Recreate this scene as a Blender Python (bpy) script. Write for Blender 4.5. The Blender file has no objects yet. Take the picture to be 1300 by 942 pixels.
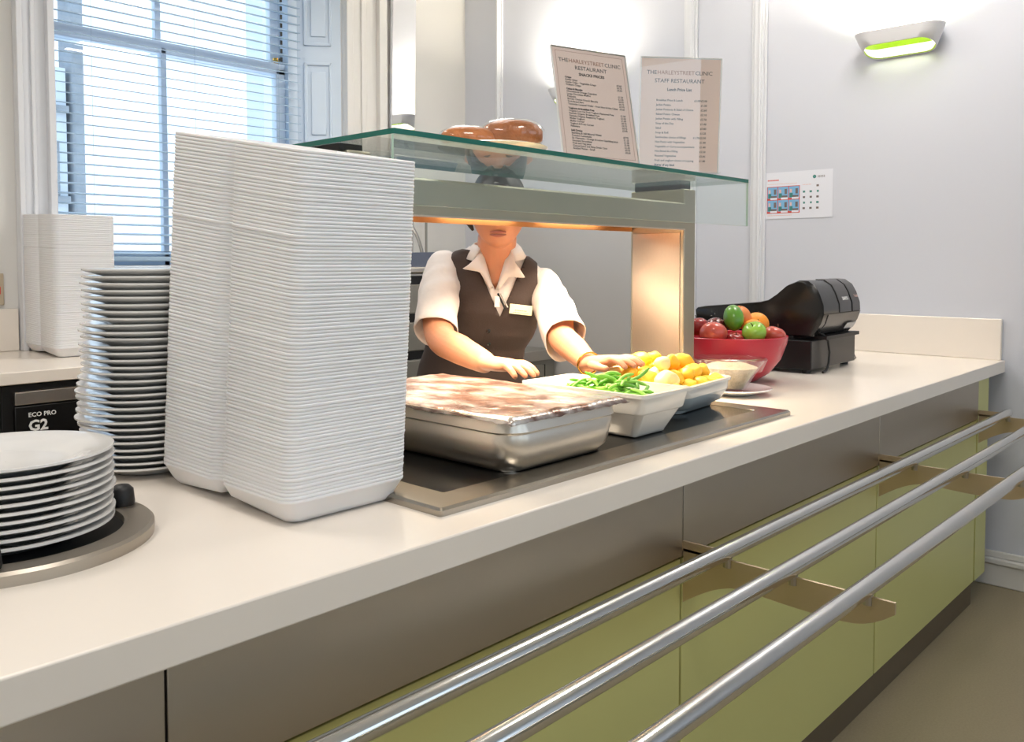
import bpy, bmesh, math, random
from mathutils import Vector, Matrix, noise
random.seed(7)
PI = math.pi
C = bpy.context.scene.collection
scene = bpy.context.scene

# ------------------------------------------------------------------ camera
EYE = 1.285
cam_d = bpy.data.cameras.new('camera'); cam = bpy.data.objects.new('camera', cam_d); C.objects.link(cam)
cam_d.sensor_fit = 'HORIZONTAL'; cam_d.sensor_width = 36.0
cam_d.lens = 1096.0 / 1300.0 * 36.0
cam_d.shift_y = -90.0 / 1300.0
cam_d.clip_start = 0.02
cam.location = (0, 0, EYE)
cam.rotation_euler = (PI/2 - math.atan(48/1096), 0, math.radians(42.89 - 90))
scene.camera = cam

# ------------------------------------------------------------------ world, lights, exposure
world = bpy.data.worlds.new('daylight'); scene.world = world; world.use_nodes = True
nt = world.node_tree; nt.nodes.clear()
wo = nt.nodes.new('ShaderNodeOutputWorld'); bg = nt.nodes.new('ShaderNodeBackground')
tc = nt.nodes.new('ShaderNodeTexCoord'); sx = nt.nodes.new('ShaderNodeSeparateXYZ'); cr = nt.nodes.new('ShaderNodeValToRGB')
nt.links.new(tc.outputs['Generated'], sx.inputs[0]); nt.links.new(sx.outputs['Z'], cr.inputs[0])
cr.color_ramp.elements[0].position = 0.0; cr.color_ramp.elements[0].color = (0.78, 0.90, 1.0, 1)
cr.color_ramp.elements[1].position = 0.6; cr.color_ramp.elements[1].color = (0.62, 0.80, 1.0, 1)
nt.links.new(cr.outputs[0], bg.inputs[0]); bg.inputs[1].default_value = 1.65
nt.links.new(bg.outputs[0], wo.inputs[0])

def area_light(name, loc, rot, sx_, sy_, power, color, parent=None, spread=None):
    d = bpy.data.lights.new(name, 'AREA'); d.shape = 'RECTANGLE'; d.size = sx_; d.size_y = sy_
    d.energy = power; d.color = color
    if spread: d.spread = spread
    o = bpy.data.objects.new(name, d); C.objects.link(o); o.location = loc; o.rotation_euler = rot
    if parent: o.parent = parent
    return o
CEIL = 3.1
ADDED_LAMPS = [(0.6, 0.2), (3.0, 1.0), (0.3, 2.3), (2.4, 2.6), (-1.4, 0.6)]  # added fill panels above the view, there to light the room
for i, (x, y) in enumerate(ADDED_LAMPS):
    area_light('added_fill_light', (x, y, CEIL - 0.08), (0, 0, 0), 0.55, 0.55, 14, (1.0, 0.95, 0.90))

scene.view_settings.view_transform = 'Standard'
scene.view_settings.look = 'None'
scene.view_settings.gamma = 1.0
scene.view_settings.use_curve_mapping = False
scene.view_settings.exposure = 0.30

# ------------------------------------------------------------------ materials
def lin(c):
    return tuple(((v/255)/12.92 if v/255 <= 0.04045 else ((v/255 + 0.055)/1.055)**2.4) for v in c)
def mat(name, rgb, rough=0.5, metal=0.0, var=0.0, scale=8.0, bump=0.0, bscale=60.0, stretch=None, spec=None, emit=None, estr=0, trans=0, sss=0, coat=0, alpha=None, rvar=0.0):
    m = bpy.data.materials.new(name); m.use_nodes = True
    t = m.node_tree; b = t.nodes['Principled BSDF']
    col = lin(rgb)
    b.inputs['Base Color'].default_value = (*col, 1); b.inputs['Roughness'].default_value = rough; b.inputs['Metallic'].default_value = metal
    if spec is not None: b.inputs['Specular IOR Level'].default_value = spec
    if emit: b.inputs['Emission Color'].default_value = (*lin(emit), 1); b.inputs['Emission Strength'].default_value = estr
    if trans: b.inputs['Transmission Weight'].default_value = trans
    if sss: b.inputs['Subsurface Weight'].default_value = sss; b.inputs['Subsurface Radius'].default_value = (0.02, 0.012, 0.008); b.inputs['Subsurface Scale'].default_value = 0.4
    if coat: b.inputs['Coat Weight'].default_value = coat; b.inputs['Coat Roughness'].default_value = 0.05
    tcn = t.nodes.new('ShaderNodeTexCoord'); mp = t.nodes.new('ShaderNodeMapping')
    t.links.new(tcn.outputs['Object'], mp.inputs[0])
    if stretch: mp.inputs['Scale'].default_value = stretch
    n = t.nodes.new('ShaderNodeTexNoise'); n.inputs['Scale'].default_value = scale; n.inputs['Detail'].default_value = 4
    t.links.new(mp.outputs[0], n.inputs[0])
    if var > 0:
        mx = t.nodes.new('ShaderNodeMix'); mx.data_type = 'RGBA'
        mx.inputs['A'].default_value = (*[v*(1-var) for v in col], 1); mx.inputs['B'].default_value = (*[min(1, v*(1+var)) for v in col], 1)
        t.links.new(n.outputs[0], mx.inputs['Factor']); t.links.new(mx.outputs['Result'], b.inputs['Base Color'])
    if rvar > 0:
        mr = t.nodes.new('ShaderNodeMapRange'); mr.inputs['To Min'].default_value = max(0.02, rough - rvar); mr.inputs['To Max'].default_value = rough + rvar
        mr.inputs['From Min'].default_value = 0.3; mr.inputs['From Max'].default_value = 0.7
        t.links.new(n.outputs[0], mr.inputs['Value']); t.links.new(mr.outputs[0], b.inputs['Roughness'])
    if bump > 0:
        n2 = t.nodes.new('ShaderNodeTexNoise'); n2.inputs['Scale'].default_value = bscale; n2.inputs['Detail'].default_value = 3
        bp = t.nodes.new('ShaderNodeBump'); bp.inputs['Strength'].default_value = bump; bp.inputs['Distance'].default_value = 0.01
        t.links.new(mp.outputs[0], n2.inputs[0]); t.links.new(n2.outputs[0], bp.inputs['Height']); t.links.new(bp.outputs[0], b.inputs['Normal'])
    return m
def glass(name, tint=(0.93, 0.98, 0.96), r0=0.04, rough=0.0, gloss=1.0):
    m = bpy.data.materials.new(name); m.use_nodes = True; t = m.node_tree; t.nodes.clear()
    out = t.nodes.new('ShaderNodeOutputMaterial'); mix = t.nodes.new('ShaderNodeMixShader')
    tr = t.nodes.new('ShaderNodeBsdfTransparent'); gl = t.nodes.new('ShaderNodeBsdfGlossy')
    tr.inputs[0].default_value = (*tint, 1); gl.inputs['Roughness'].default_value = rough; gl.inputs[0].default_value = (gloss, gloss, gloss, 1)
    lw = t.nodes.new('ShaderNodeLayerWeight'); lw.inputs['Blend'].default_value = 0.5
    pw = t.nodes.new('ShaderNodeMath'); pw.operation = 'POWER'; pw.inputs[1].default_value = 5
    ml = t.nodes.new('ShaderNodeMath'); ml.operation = 'MULTIPLY_ADD'; ml.inputs[1].default_value = 1 - r0; ml.inputs[2].default_value = r0
    t.links.new(lw.outputs['Facing'], pw.inputs[0]); t.links.new(pw.outputs[0], ml.inputs[0]); t.links.new(ml.outputs[0], mix.inputs[0])
    t.links.new(tr.outputs[0], mix.inputs[1]); t.links.new(gl.outputs[0], mix.inputs[2]); t.links.new(mix.outputs[0], out.inputs[0])
    return m
def emis(name, rgb, strength):
    m = bpy.data.materials.new(name); m.use_nodes = True; t = m.node_tree; t.nodes.clear()
    out = t.nodes.new('ShaderNodeOutputMaterial'); e = t.nodes.new('ShaderNodeEmission')
    e.inputs[0].default_value = (*lin(rgb), 1); e.inputs[1].default_value = strength; t.links.new(e.outputs[0], out.inputs[0]); return m

M = {}
M['wall'] = mat('wall_paint', (222, 220, 216), 0.45)
M['wallr'] = mat('far_wall_paint', (208, 211, 220), 0.32, var=0.01, scale=2)
M['ceil'] = mat('ceiling_paint', (235, 234, 230), 0.8)
M['gloss'] = mat('gloss_white_paint', (224, 226, 230), 0.35)
M['blue_gloss'] = mat('window_gloss_paint', (212, 226, 240), 0.35, var=0.02)
M['floor'] = mat('speckled_vinyl_floor', (150, 138, 112), 0.5, var=0.18, scale=160)
M['top'] = mat('solid_surface_worktop', (240, 231, 220), 0.20, var=0.015, scale=4, spec=0.45)
M['fascia'] = mat('brushed_stainless_fascia', (180, 172, 160), 0.42, 1.0, var=0.04, scale=3, stretch=(1, 1, 4))
M['bracket'] = mat('brushed_bracket', (206, 188, 164), 0.45, 1.0, var=0.03)
M['steel'] = mat('brushed_stainless', (196, 192, 186), 0.30, 1.0, var=0.03, scale=14)
M['gantry'] = mat('satin_stainless', (178, 172, 156), 0.5, 1.0, var=0.03, scale=10)
M['warmsteel'] = mat('scuffed_stainless', (216, 200, 182), 0.36, 1.0, var=0.04, scale=40, stretch=(1, 6, 1))
M['panwall'] = mat('pan_stainless', (226, 218, 206), 0.34, 1.0, var=0.02, scale=12)
M['rail'] = mat('polished_tube', (212, 212, 210), 0.14, 1.0)
M['green'] = mat('lime_laminate', (200, 198, 128), 0.35, var=0.03, scale=3)
M['seam'] = mat('dark_seam', (70, 64, 54), 0.6)
M['plinth'] = mat('plinth_laminate', (104, 92, 76), 0.4, 0.3, var=0.05)
M['copper'] = mat('heat_tinted_steel', (206, 160, 120), 0.30, 1.0, var=0.12, scale=6)
M['hob'] = mat('black_ceramic_glass', (14, 14, 15), 0.07, 0.0, spec=0.6)
M['frame'] = mat('hot_plate_trim', (164, 158, 148), 0.25, 1.0, var=0.03, scale=6)
M['foam'] = mat('white_foam', (236, 236, 238), 0.5, var=0.01, sss=0.15)
M['china'] = mat('white_china', (228, 227, 225), 0.12, var=0.01, coat=0.4)
M['ceramic'] = mat('glazed_ceramic', (236, 232, 224), 0.15, var=0.01, coat=0.4)
M['bluecer'] = mat('grey_blue_glaze', (168, 180, 184), 0.2, var=0.03, coat=0.3)
M['red'] = mat('red_melamine', (186, 36, 58), 0.3, var=0.02)
M['black'] = mat('black_plastic', (20, 20, 21), 0.22, spec=0.5)
M['blackm'] = mat('black_painted_metal', (26, 26, 27), 0.35, 0.2)
M['blackr'] = mat('black_rubber', (24, 24, 25), 0.5)
M['greyp'] = mat('satin_charcoal_plastic', (52, 50, 50), 0.28)
M['skin'] = None
M['blouse'] = mat('white_cotton', (226, 219, 216), 0.8, var=0.01, bump=0.6, bscale=11)
M['vest'] = mat('dark_brown_wool', (62, 50, 46), 0.85, var=0.08, scale=200, bump=0.1, bscale=200)
M['navy'] = mat('navy_trousers', (38, 42, 56), 0.85, var=0.05)
M['hair'] = mat('black_hair', (28, 24, 24), 0.45, var=0.3, scale=80, stretch=(8, 8, 1))
M['shoe'] = mat('black_leather', (22, 20, 20), 0.3)
M['greypanel'] = mat('grey_splash_panel', (196, 195, 194), 0.3, 0.0, var=0.02, scale=2)
M['cab'] = mat('grey_cabinet', (150, 148, 140), 0.3, 0.6, var=0.04)
M['paper'] = mat('printed_paper', (242, 218, 208), 0.6, var=0.01)
M['papw'] = mat('white_paper', (226, 228, 236), 0.5)
M['acrylic'] = glass('clear_acrylic', (0.97, 0.98, 0.98), 0.05)
M['ink'] = mat('black_ink', (50, 44, 44), 0.6)
M['inkg'] = mat('grey_ink', (110, 98, 96), 0.6)
M['inkb'] = mat('brown_ink', (172, 120, 96), 0.6)
M['inkr'] = mat('red_ink', (206, 74, 60), 0.6)
M['inkblue'] = mat('blue_ink', (120, 176, 214), 0.6)
M['inkgr'] = mat('green_ink', (60, 128, 122), 0.6)
M['inkp'] = mat('pale_pink_ink', (226, 188, 178), 0.6)
M['wht'] = mat('white_print', (230, 230, 228), 0.5)
M['glass'] = glass('clear_glass', (0.94, 0.975, 0.962), 0.05)
M['gedge'] = mat('green_glass_edge', (24, 104, 92), 0.12, spec=0.6)
M['pane'] = glass('window_pane', (0.96, 0.98, 1.0), 0.04)
M['film'] = glass('cling_film', (0.97, 0.97, 0.97), 0.06, 0.12)
M['lime'] = mat('lime_enamel', (142, 176, 10), 0.5)
M['limelit'] = emis('lamp_diffuser', (255, 250, 225), 1.4)
M['lampw'] = mat('lamp_white_enamel', (222, 222, 224), 0.35)
M['quartz'] = emis('quartz_tube', (255, 214, 160), 9.0)
M['ceildif'] = emis('added_panel_glow', (255, 244, 228), 2.0)
M['gold'] = mat('gold_metal', (200, 160, 80), 0.25, 1.0)
M['badge'] = mat('cream_badge', (244, 236, 190), 0.4)
M['stone'] = mat('weathered_stone', (150, 156, 162), 0.9, var=0.4, scale=6)
M['render'] = mat('pale_render', (214, 222, 230), 0.9, var=0.05, scale=2)
M['mirror'] = mat('mirror_silver', (235, 235, 235), 0.03, 1.0)
M['slat'] = mat('blind_slat', (158, 184, 206), 0.4)
M['bean'] = mat('green_bean', (156, 214, 90), 0.4, var=0.2, scale=30)
M['bean2'] = mat('dark_green_bean', (112, 176, 62), 0.4, var=0.2, scale=30)
M['potato'] = mat('golden_potato', (255, 200, 58), 0.45, var=0.08, scale=22, bump=0.15, bscale=40)
M['potato_lit'] = mat('lamplit_potato', (255, 236, 170), 0.45, var=0.10, scale=22, bump=0.15, bscale=40)  # potato with the heat lamp's overexposure put into its colour
M['grain'] = mat('beige_grain_salad', (198, 178, 148), 0.8, var=0.3, scale=120, bump=0.6, bscale=160)
M['bread'] = mat('bread_crust', (168, 98, 46), 0.4, var=0.55, scale=30, bump=0.5, bscale=70)
M['bread2'] = mat('golden_bread_crust', (194, 116, 56), 0.4, var=0.55, scale=30, bump=0.5, bscale=70)

# ------------------------------------------------------------------ helpers
class MB:
    def __init__(s): s.v = []; s.f = []; s.m = []
    def add(s, verts, faces, mi=0):
        n = len(s.v); s.v += [tuple(v) for v in verts]; s.f += [tuple(i+n for i in f) for f in faces]; s.m += [mi]*len(faces); return s
    def box(s, x0, x1, y0, y1, z0, z1, mi=0, rot=None, mis=None):
        vs = [Vector((x, y, z)) for z in (z0, z1) for y in (y0, y1) for x in (x0, x1)]
        if rot: vs = [rot @ v for v in vs]
        fs = [(0, 2, 3, 1), (4, 5, 7, 6), (0, 1, 5, 4), (2, 6, 7, 3), (0, 4, 6, 2), (1, 3, 7, 5)]
        n = len(s.v); s.add(vs, fs, mi)
        if mis: s.m[-6:] = mis
        return s
    def rings(s, rings, closed=True, cap0=True, cap1=True, mi=0):
        n = len(rings[0]); base = len(s.v)
        for r in rings: s.v += [tuple(p) for p in r]
        m = n if closed else n - 1
        for i in range(len(rings) - 1):
            for j in range(m):
                k = (j+1) % n
                s.f.append((base+i*n+j, base+i*n+k, base+(i+1)*n+k, base+(i+1)*n+j)); s.m.append(mi)
        if cap0: s.f.append(tuple(base + j for j in reversed(range(n)))); s.m.append(mi)
        if cap1: s.f.append(tuple(base + (len(rings)-1)*n + j for j in range(n))); s.m.append(mi)
        return s
    def lathe(s, prof, n=48, c=(0, 0, 0), mi=0, cap0=False, cap1=False):
        return s.rings([[(c[0]+r*math.cos(2*PI*j/n), c[1]+r*math.sin(2*PI*j/n), c[2]+z) for j in range(n)] for r, z in prof], True, cap0, cap1, mi)
    def tube(s, pts, r, n=12, mi=0, caps=True):
        pts = [Vector(p) for p in pts]; rs = r if isinstance(r, (list, tuple)) else [r]*len(pts)
        R = []; up = None
        for i, p in enumerate(pts):
            d = (pts[min(i+1, len(pts)-1)] - pts[max(i-1, 0)]).normalized()
            if up is None: up = Vector((0, 0, 1)) if abs(d.z) < 0.9 else Vector((1, 0, 0))
            a = d.cross(up).normalized(); b = a.cross(d).normalized(); up = b
            R.append([p + (a*math.cos(2*PI*j/n) + b*math.sin(2*PI*j/n))*rs[i] for j in range(n)])
        return s.rings(R, True, caps, caps, mi)
    def prism(s, pts2, axis, a0, a1, mi=0):
        def P(u, v, a): return {'X': (a, u, v), 'Y': (u, a, v), 'Z': (u, v, a)}[axis]
        return s.rings([[P(u, v, a0) for u, v in pts2], [P(u, v, a1) for u, v in pts2]], True, True, True, mi)
    def mesh(s, name, mats, smooth=False):
        me = bpy.data.meshes.new(name); me.from_pydata(s.v, [], s.f); me.update()
        for m in (mats if isinstance(mats, (list, tuple)) else [mats]): me.materials.append(m)
        for p, mi in zip(me.polygons, s.m): p.material_index = mi
        bm = bmesh.new(); bm.from_mesh(me); bmesh.ops.recalc_face_normals(bm, faces=bm.faces); bm.to_mesh(me); bm.free()
        if smooth:
            for p in me.polygons: p.use_smooth = True
            try: me.set_sharp_from_angle(angle=math.radians(smooth if smooth is not True else 40))
            except Exception: pass
        return me
def obj(name, mb, mats, parent=None, smooth=False, bevel=0, seg=2, subsurf=0, loc=None, rotz=None):
    me = mb.mesh(name, mats, smooth) if isinstance(mb, MB) else mb
    o = bpy.data.objects.new(name, me); C.objects.link(o)
    if parent: o.parent = parent
    if loc is not None: o.location = loc
    if rotz is not None: o.rotation_euler = (0, 0, rotz)
    if bevel:
        b = o.modifiers.new('bevel', 'BEVEL'); b.width = bevel; b.segments = seg; b.limit_method = 'ANGLE'; b.angle_limit = math.radians(35)
        b.harden_normals = False
        for p in me.polygons: p.use_smooth = True
        try: me.set_sharp_from_angle(angle=math.radians(50))
        except Exception: pass
    if subsurf:
        b = o.modifiers.new('subdivision', 'SUBSURF'); b.levels = subsurf; b.render_levels = subsurf
        for p in me.polygons: p.use_smooth = True
    return o
def tag(o, label, cat, group=None, kind=None):
    o['label'] = label; o['category'] = cat
    if group: o['group'] = group
    if kind: o['kind'] = kind
    return o
def thing(name, label, cat, loc=(0, 0, 0), rotz=0, group=None):
    o = bpy.data.objects.new(name, None); C.objects.link(o); o.empty_display_size = 0.05
    o.location = loc; o.rotation_euler = (0, 0, rotz); return tag(o, label, cat, group)
def struct(name, mb, mats, bevel=0, smooth=False):
    o = obj(name, mb, mats, None, smooth, bevel); o['kind'] = 'structure'; return o
def dup(root, loc, rot=None, label=None, group=None):
    r = root.copy(); C.objects.link(r); r.location = loc
    if rot is not None: r.rotation_euler = rot
    if label: r['label'] = label
    if group: r['group'] = group
    for ch in list(root.children):
        c = ch.copy(); C.objects.link(c); c.parent = r
        for g in ch.children:
            d = g.copy(); C.objects.link(d); d.parent = c
    return r
def text_mesh(body, size, align='LEFT', extrude=0.0002, bold=0.0, width=1.0, spacing=1.0):
    cu = bpy.data.curves.new('text', 'FONT'); cu.body = body; cu.size = size; cu.align_x = align; cu.extrude = extrude; cu.offset = bold
    cu.resolution_u = 2; cu.space_character = spacing
    o = bpy.data.objects.new('text', cu); C.objects.link(o)
    bpy.context.view_layer.update()
    dg = bpy.context.evaluated_depsgraph_get(); me = bpy.data.meshes.new_from_object(o.evaluated_get(dg))
    bpy.data.objects.remove(o); bpy.data.curves.remove(cu)
    if width != 1.0:
        for v in me.vertices: v.co.x *= width
    return me
def join_texts(name, items, mats, parent, mtx):
    """items: (body, size, x, y, align, material index, bold); laid out on a page whose axes are mtx"""
    bm = bmesh.new()
    for it in items:
        body, size, x, y, al, mi, bold = it
        me = text_mesh(body, size, al, bold=bold)
        if len(me.vertices) == 0: continue
        n0 = len(bm.faces); bm.from_mesh(me); bm.faces.ensure_lookup_table(); bm.verts.ensure_lookup_table()
        nv = len(me.vertices)
        for v in bm.verts[len(bm.verts)-nv:]: v.co = mtx @ Vector((v.co.x + x, v.co.y + y, v.co.z))
        for f in bm.faces[n0:]: f.material_index = mi
        bpy.data.meshes.remove(me)
    me = bpy.data.meshes.new(name); bm.to_mesh(me); bm.free()
    for m in mats: me.materials.append(m)
    return obj(name, me, None, parent)
def rrect(x0, x1, y0, y1, r, n=6, z=0):
    pts = []
    for cx, cy, a in ((x1-r, y1-r, 0), (x0+r, y1-r, 90), (x0+r, y0+r, 180), (x1-r, y0+r, 270)):
        for k in range(n+1):
            t = math.radians(a + 90*k/n); pts.append((cx + r*math.cos(t), cy + r*math.sin(t), z))
    return pts
def vessel(rim, base, z0, z1, r_rim, r_base, th=0.004, lip=0.006, floor_z=None, mid=None, n=6):
    """open rectangular dish: outside wall, rim, inside wall, floor. rim/base = (x0,x1,y0,y1)"""
    fz = floor_z if floor_z is not None else z0 + th
    def rr(b, r, z, i=0): return rrect(b[0]+i, b[1]-i, b[2]+i, b[3]-i, max(r-i, 0.002), n, z)
    def lerp(t, e=0): return tuple(base[k]*(1-t) + rim[k]*t for k in range(4))
    R = [rr(base, r_base*0.7, z0, 0.008), rr(base, r_base, z0+0.003, 0.002), rr(base, r_base, z0+0.008)]
    if mid:
        for t, out in mid: R.append(rr(lerp(t), r_base*(1-t)+r_rim*t, z0 + (z1-z0)*t, -out))
    R += [rr(rim, r_rim, z1-lip, lip*0.9), rr(rim, r_rim, z1-lip*0.9, 0), rr(rim, r_rim, z1, 0), rr(rim, r_rim, z1, lip+th*0.8)]
    R += [rr(lerp(0.15), r_base, fz+0.008, th), rr(base, r_base*0.7, fz, th+0.008)]
    return MB().rings(R, True, True, True)

ONES = ['zeroth','first','second','third','fourth','fifth','sixth','seventh','eighth','ninth','tenth','eleventh','twelfth','thirteenth','fourteenth','fifteenth','sixteenth','seventeenth','eighteenth','nineteenth']
TENS = ['', '', 'twenty', 'thirty', 'forty', 'fifty', 'sixty', 'seventy', 'eighty', 'ninety']
def ordinal(n):
    if n < 20: return ONES[n]
    if n == 100: return 'hundredth'
    return (TENS[n//10][:-1] + 'ieth') if n % 10 == 0 else TENS[n//10] + '-' + ONES[n % 10]

# ------------------------------------------------------------------ room shell
XW = 3.80; YW = 3.93
struct('floor', MB().box(-2.95, XW+0.1, -2.95, YW+0.1, -0.1, 0), M['floor'])
struct('ceiling', MB().box(-2.95, XW+0.1, -2.95, YW+0.1, CEIL, CEIL+0.1), M['ceil'])
struct('wall_right', MB().box(XW, XW+0.12, -2.95, YW+0.12, 0, CEIL), M['wallr'])
w = MB()
w.box(-2.9, XW, -2.95, -2.7, 0, 1.15); w.box(-2.9, XW, -2.95, -2.7, 2.75, CEIL)
for x0, x1 in ((-2.9, -1.6), (-0.2, 0.5), (1.9, 2.5)): w.box(x0, x1, -2.95, -2.7, 1.15, 2.75)
struct('wall_front', w, M['wall'])
struct('wall_left', MB().box(-2.95, -2.8, -2.7, YW, 0, CEIL), M['wall'])
WX0, WX1, WZ0, WZ1 = 1.373, 2.858, 1.27, 2.95
w = MB()
w.box(-2.95, WX0-0.02, YW, YW+0.35, 0, CEIL); w.box(WX1, XW, YW, YW+0.35, 0, CEIL)
w.box(WX0-0.02, WX1, YW, YW+0.35, 0, WZ0); w.box(WX0-0.02, WX1, YW, YW+0.35, WZ1, CEIL)
struct('wall_back', w, M['wall'])
b = MB(); b.box(XW-0.022, XW, -2.7, 1.6, 0, 0.09); b.box(XW-0.034, XW, -2.7, 1.6, 0.09, 0.112); b.box(XW-0.014, XW, -2.7, 1.6, 0.112, 0.138)
struct('baseboard_right', b, M['wall'], bevel=0.005)
for i, (y0, y1) in enumerate(((3.60, 3.655), (2.27, 2.345), (1.90, 1.975))):
    b = MB(); b.box(XW-0.012, XW, y0, y1, 0.0, CEIL); b.box(XW-0.026, XW-0.010, y0+0.012, y1-0.02, 0.0, CEIL); b.box(XW-0.034, XW-0.024, y0+0.018, y0+0.030, 0.0, CEIL)
    struct('trim_%d' % (i+1), b, M['gloss'], bevel=0.003)
# window architraves (grooved upright boards) and head
def architrave(x0, x1, z0=0.92, z1=3.05):
    b = MB(); n = 6; wdt = (x1-x0)
    b.box(x0, x1, YW-0.03, YW, z0, z1)
    b.box(x0, x0+wdt*0.16, YW-0.055, YW-0.03, z0, z1); b.box(x1-wdt*0.20, x1, YW-0.065, YW-0.03, z0, z1)
    b.box(x0+wdt*0.40, x0+wdt*0.52, YW-0.042, YW-0.03, z0, z1)
    return b
struct('trim_4', architrave(1.225, WX0-0.005), M['gloss'], bevel=0.004)
struct('trim_5', architrave(WX1+0.002, 3.13), M['wall'], bevel=0.004)
b = MB(); b.box(1.225, 3.13, YW-0.05, YW, 2.97, 3.09)
struct('trim_6', b, M['gloss'], bevel=0.004)
# sash window set in a splayed reveal
YG = 4.10
win = bpy.data.objects.new('window_1', None); C.objects.link(win); win['kind'] = 'structure'; win.location = (1.9, YG, WZ0)
GX0, GX1 = 1.39, 2.66
def wobj(name, mb, mats, bevel=0.003):
    mb.v = [(x-1.9, y-YG, z-WZ0) for x, y, z in mb.v]
    return obj(name, mb, mats, win, False, bevel)
ZM = 2.32
f = MB(); f.box(GX0-0.05, GX0+0.01, YG-0.03, YG+0.14, WZ0, WZ1); f.box(GX1-0.045, GX1+0.012, YG-0.03, YG+0.14, WZ0, WZ1)
f.box(GX0-0.05, GX1, YG-0.03, YG+0.14, WZ1-0.04, WZ1+0.06)
wobj('window_frame', f, M['blue_gloss'])
s = MB()   # lower sash in front
s.box(GX0, GX1-0.045, YG, YG+0.045, WZ0, WZ0+0.07); s.box(GX0, GX1-0.045, YG, YG+0.045, ZM-0.03, ZM+0.028)
s.box(GX1-0.10, GX1-0.045, YG, YG+0.045, WZ0, ZM); s.box(GX0, GX0+0.055, YG, YG+0.045, WZ0, ZM)
s.box(1.93, 1.957, YG, YG+0.04, WZ0, ZM)
wobj('lower_sash', s, M['blue_gloss'])
s = MB()
s.box(GX0, GX1-0.045, YG+0.055, YG+0.10, ZM-0.03, ZM+0.035); s.box(GX1-0.10, GX1-0.045, YG+0.055, YG+0.10, ZM, WZ1)
s.box(GX0, GX0+0.055, YG+0.055, YG+0.10, ZM, WZ1); s.box(1.93, 1.957, YG+0.055, YG+0.095, ZM, WZ1)
wobj('upper_sash', s, M['blue_gloss'])
s = MB(); s.box(GX0+0.05, GX1-0.09, YG+0.020, YG+0.024, WZ0+0.06, ZM-0.02); wobj('window_pane', s, M['pane'], 0)
s = MB(); s.box(GX0+0.05, GX1-0.09, YG+0.075, YG+0.079, ZM+0.02, WZ1-0.03); wobj('window_pane', s, M['pane'], 0)
s = MB(); s.box(1.36, WX1-0.01, YW-0.06, YG+0.02, WZ0-0.035, WZ0-0.002); wobj('window_sill', s, M['blue_gloss'])
s = MB().lathe([(0.001, 0.0), (0.014, 0.0), (0.014, 0.012), (0.02, 0.02), (0.02, 0.03), (0.001, 0.034)], 16, (2.575, YG+0.02, ZM+0.028)); wobj('sash_lock', s, M['gold'], 0)
s = MB()
for k in range(14): s.box(2.583+0.0, 2.593, YG-0.012, YG-0.004, ZM+0.04+k*0.045, ZM+0.062+k*0.045)
wobj('sash_chain', s, M['seam'], 0)
# splayed panelled shutter box on the right reveal
a = Vector((GX1+0.005, YG-0.005)); bq = Vector((WX1, YW)); dirv = (bq-a).normalized(); nrm = Vector((-dirv.y, dirv.x))
if nrm.x > 0: nrm = -nrm
def rev_box(mb, u0, u1, z0, z1, d0, d1):
    P = []
    for z in (z0, z1):
        for u, d in ((u0, d0), (u1, d0), (u1, d1), (u0, d1)):
            q = a + dirv*u + nrm*d; P.append((q.x, q.y, z))
    mb.add(P, [(0, 1, 2, 3), (4, 5, 6, 7), (0, 1, 5, 4), (1, 2, 6, 5), (2, 3, 7, 6), (3, 0, 4, 7)])
L = (bq-a).length
s = MB(); rev_box(s, 0, L, WZ0, WZ1, -0.02, 0.0)
for z0, z1 in ((1.36, 1.86), (1.93, 2.37), (2.46, 2.90)):
    u0, u1 = L*0.22, L*0.80
    for (p, q, r0, r1) in ((u0, u0+0.018, z0, z1), (u1-0.012, u1, z0, z1), (u0, u1, z0, z0+0.015), (u0, u1, z1-0.015, z1)): rev_box(s, p, q, r0, r1, 0, 0.012)
    u0 += L*0.15; u1 -= L*0.12; z0 += 0.05; z1 -= 0.05
    rev_box(s, u0, u1, z0, z1, 0, 0.010)
wobj('shutter_panel', s, M['blue_gloss'], 0.003)

# wooden slat blind
bl = thing('venetian_blind', 'pale blue-white horizontal slat blind hanging across the sash window', 'blind', (1.98, YG-0.10, 1.29))
s = MB(); pitch = 0.0435; k = 0; zz = 1.325
while zz < 2.88:
    t = math.radians(11); dy = 0.019*math.cos(t); dz = 0.019*math.sin(t)
    q0 = (-dy, -dz); q1 = (dy, dz)
    s.add([(-0.595, q0[0], zz-1.29+q0[1]), (0.655, q0[0], zz-1.29+q0[1]), (0.655, q1[0], zz-1.29+q1[1]), (-0.595, q1[0], zz-1.29+q1[1]),
           (-0.595, q0[0], zz-1.2855+q0[1]), (0.655, q0[0], zz-1.2855+q0[1]), (0.655, q1[0], zz-1.2855+q1[1]), (-0.595, q1[0], zz-1.2855+q1[1])],
          [(0, 1, 2, 3), (4, 5, 6, 7), (0, 1, 5, 4), (1, 2, 6, 5), (2, 3, 7, 6), (3, 0, 4, 7)])
    zz += pitch
obj('slats', s, M['slat'], bl)
obj('bottom_rail', MB().box(-0.595, 0.655, -0.018, 0.018, 0, 0.022), M['slat'], bl, bevel=0.004)
obj('head_rail', MB().box(-0.60, 0.66, -0.025, 0.025, 1.60, 1.65), M['slat'], bl, bevel=0.004)
for x in (-0.42, 0.06, 0.52):
    obj('ladder_cord', MB().tube([(x, -0.019, 0.01), (x, -0.019, 1.62)], 0.0008, 6), M['slat'], bl)

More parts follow.
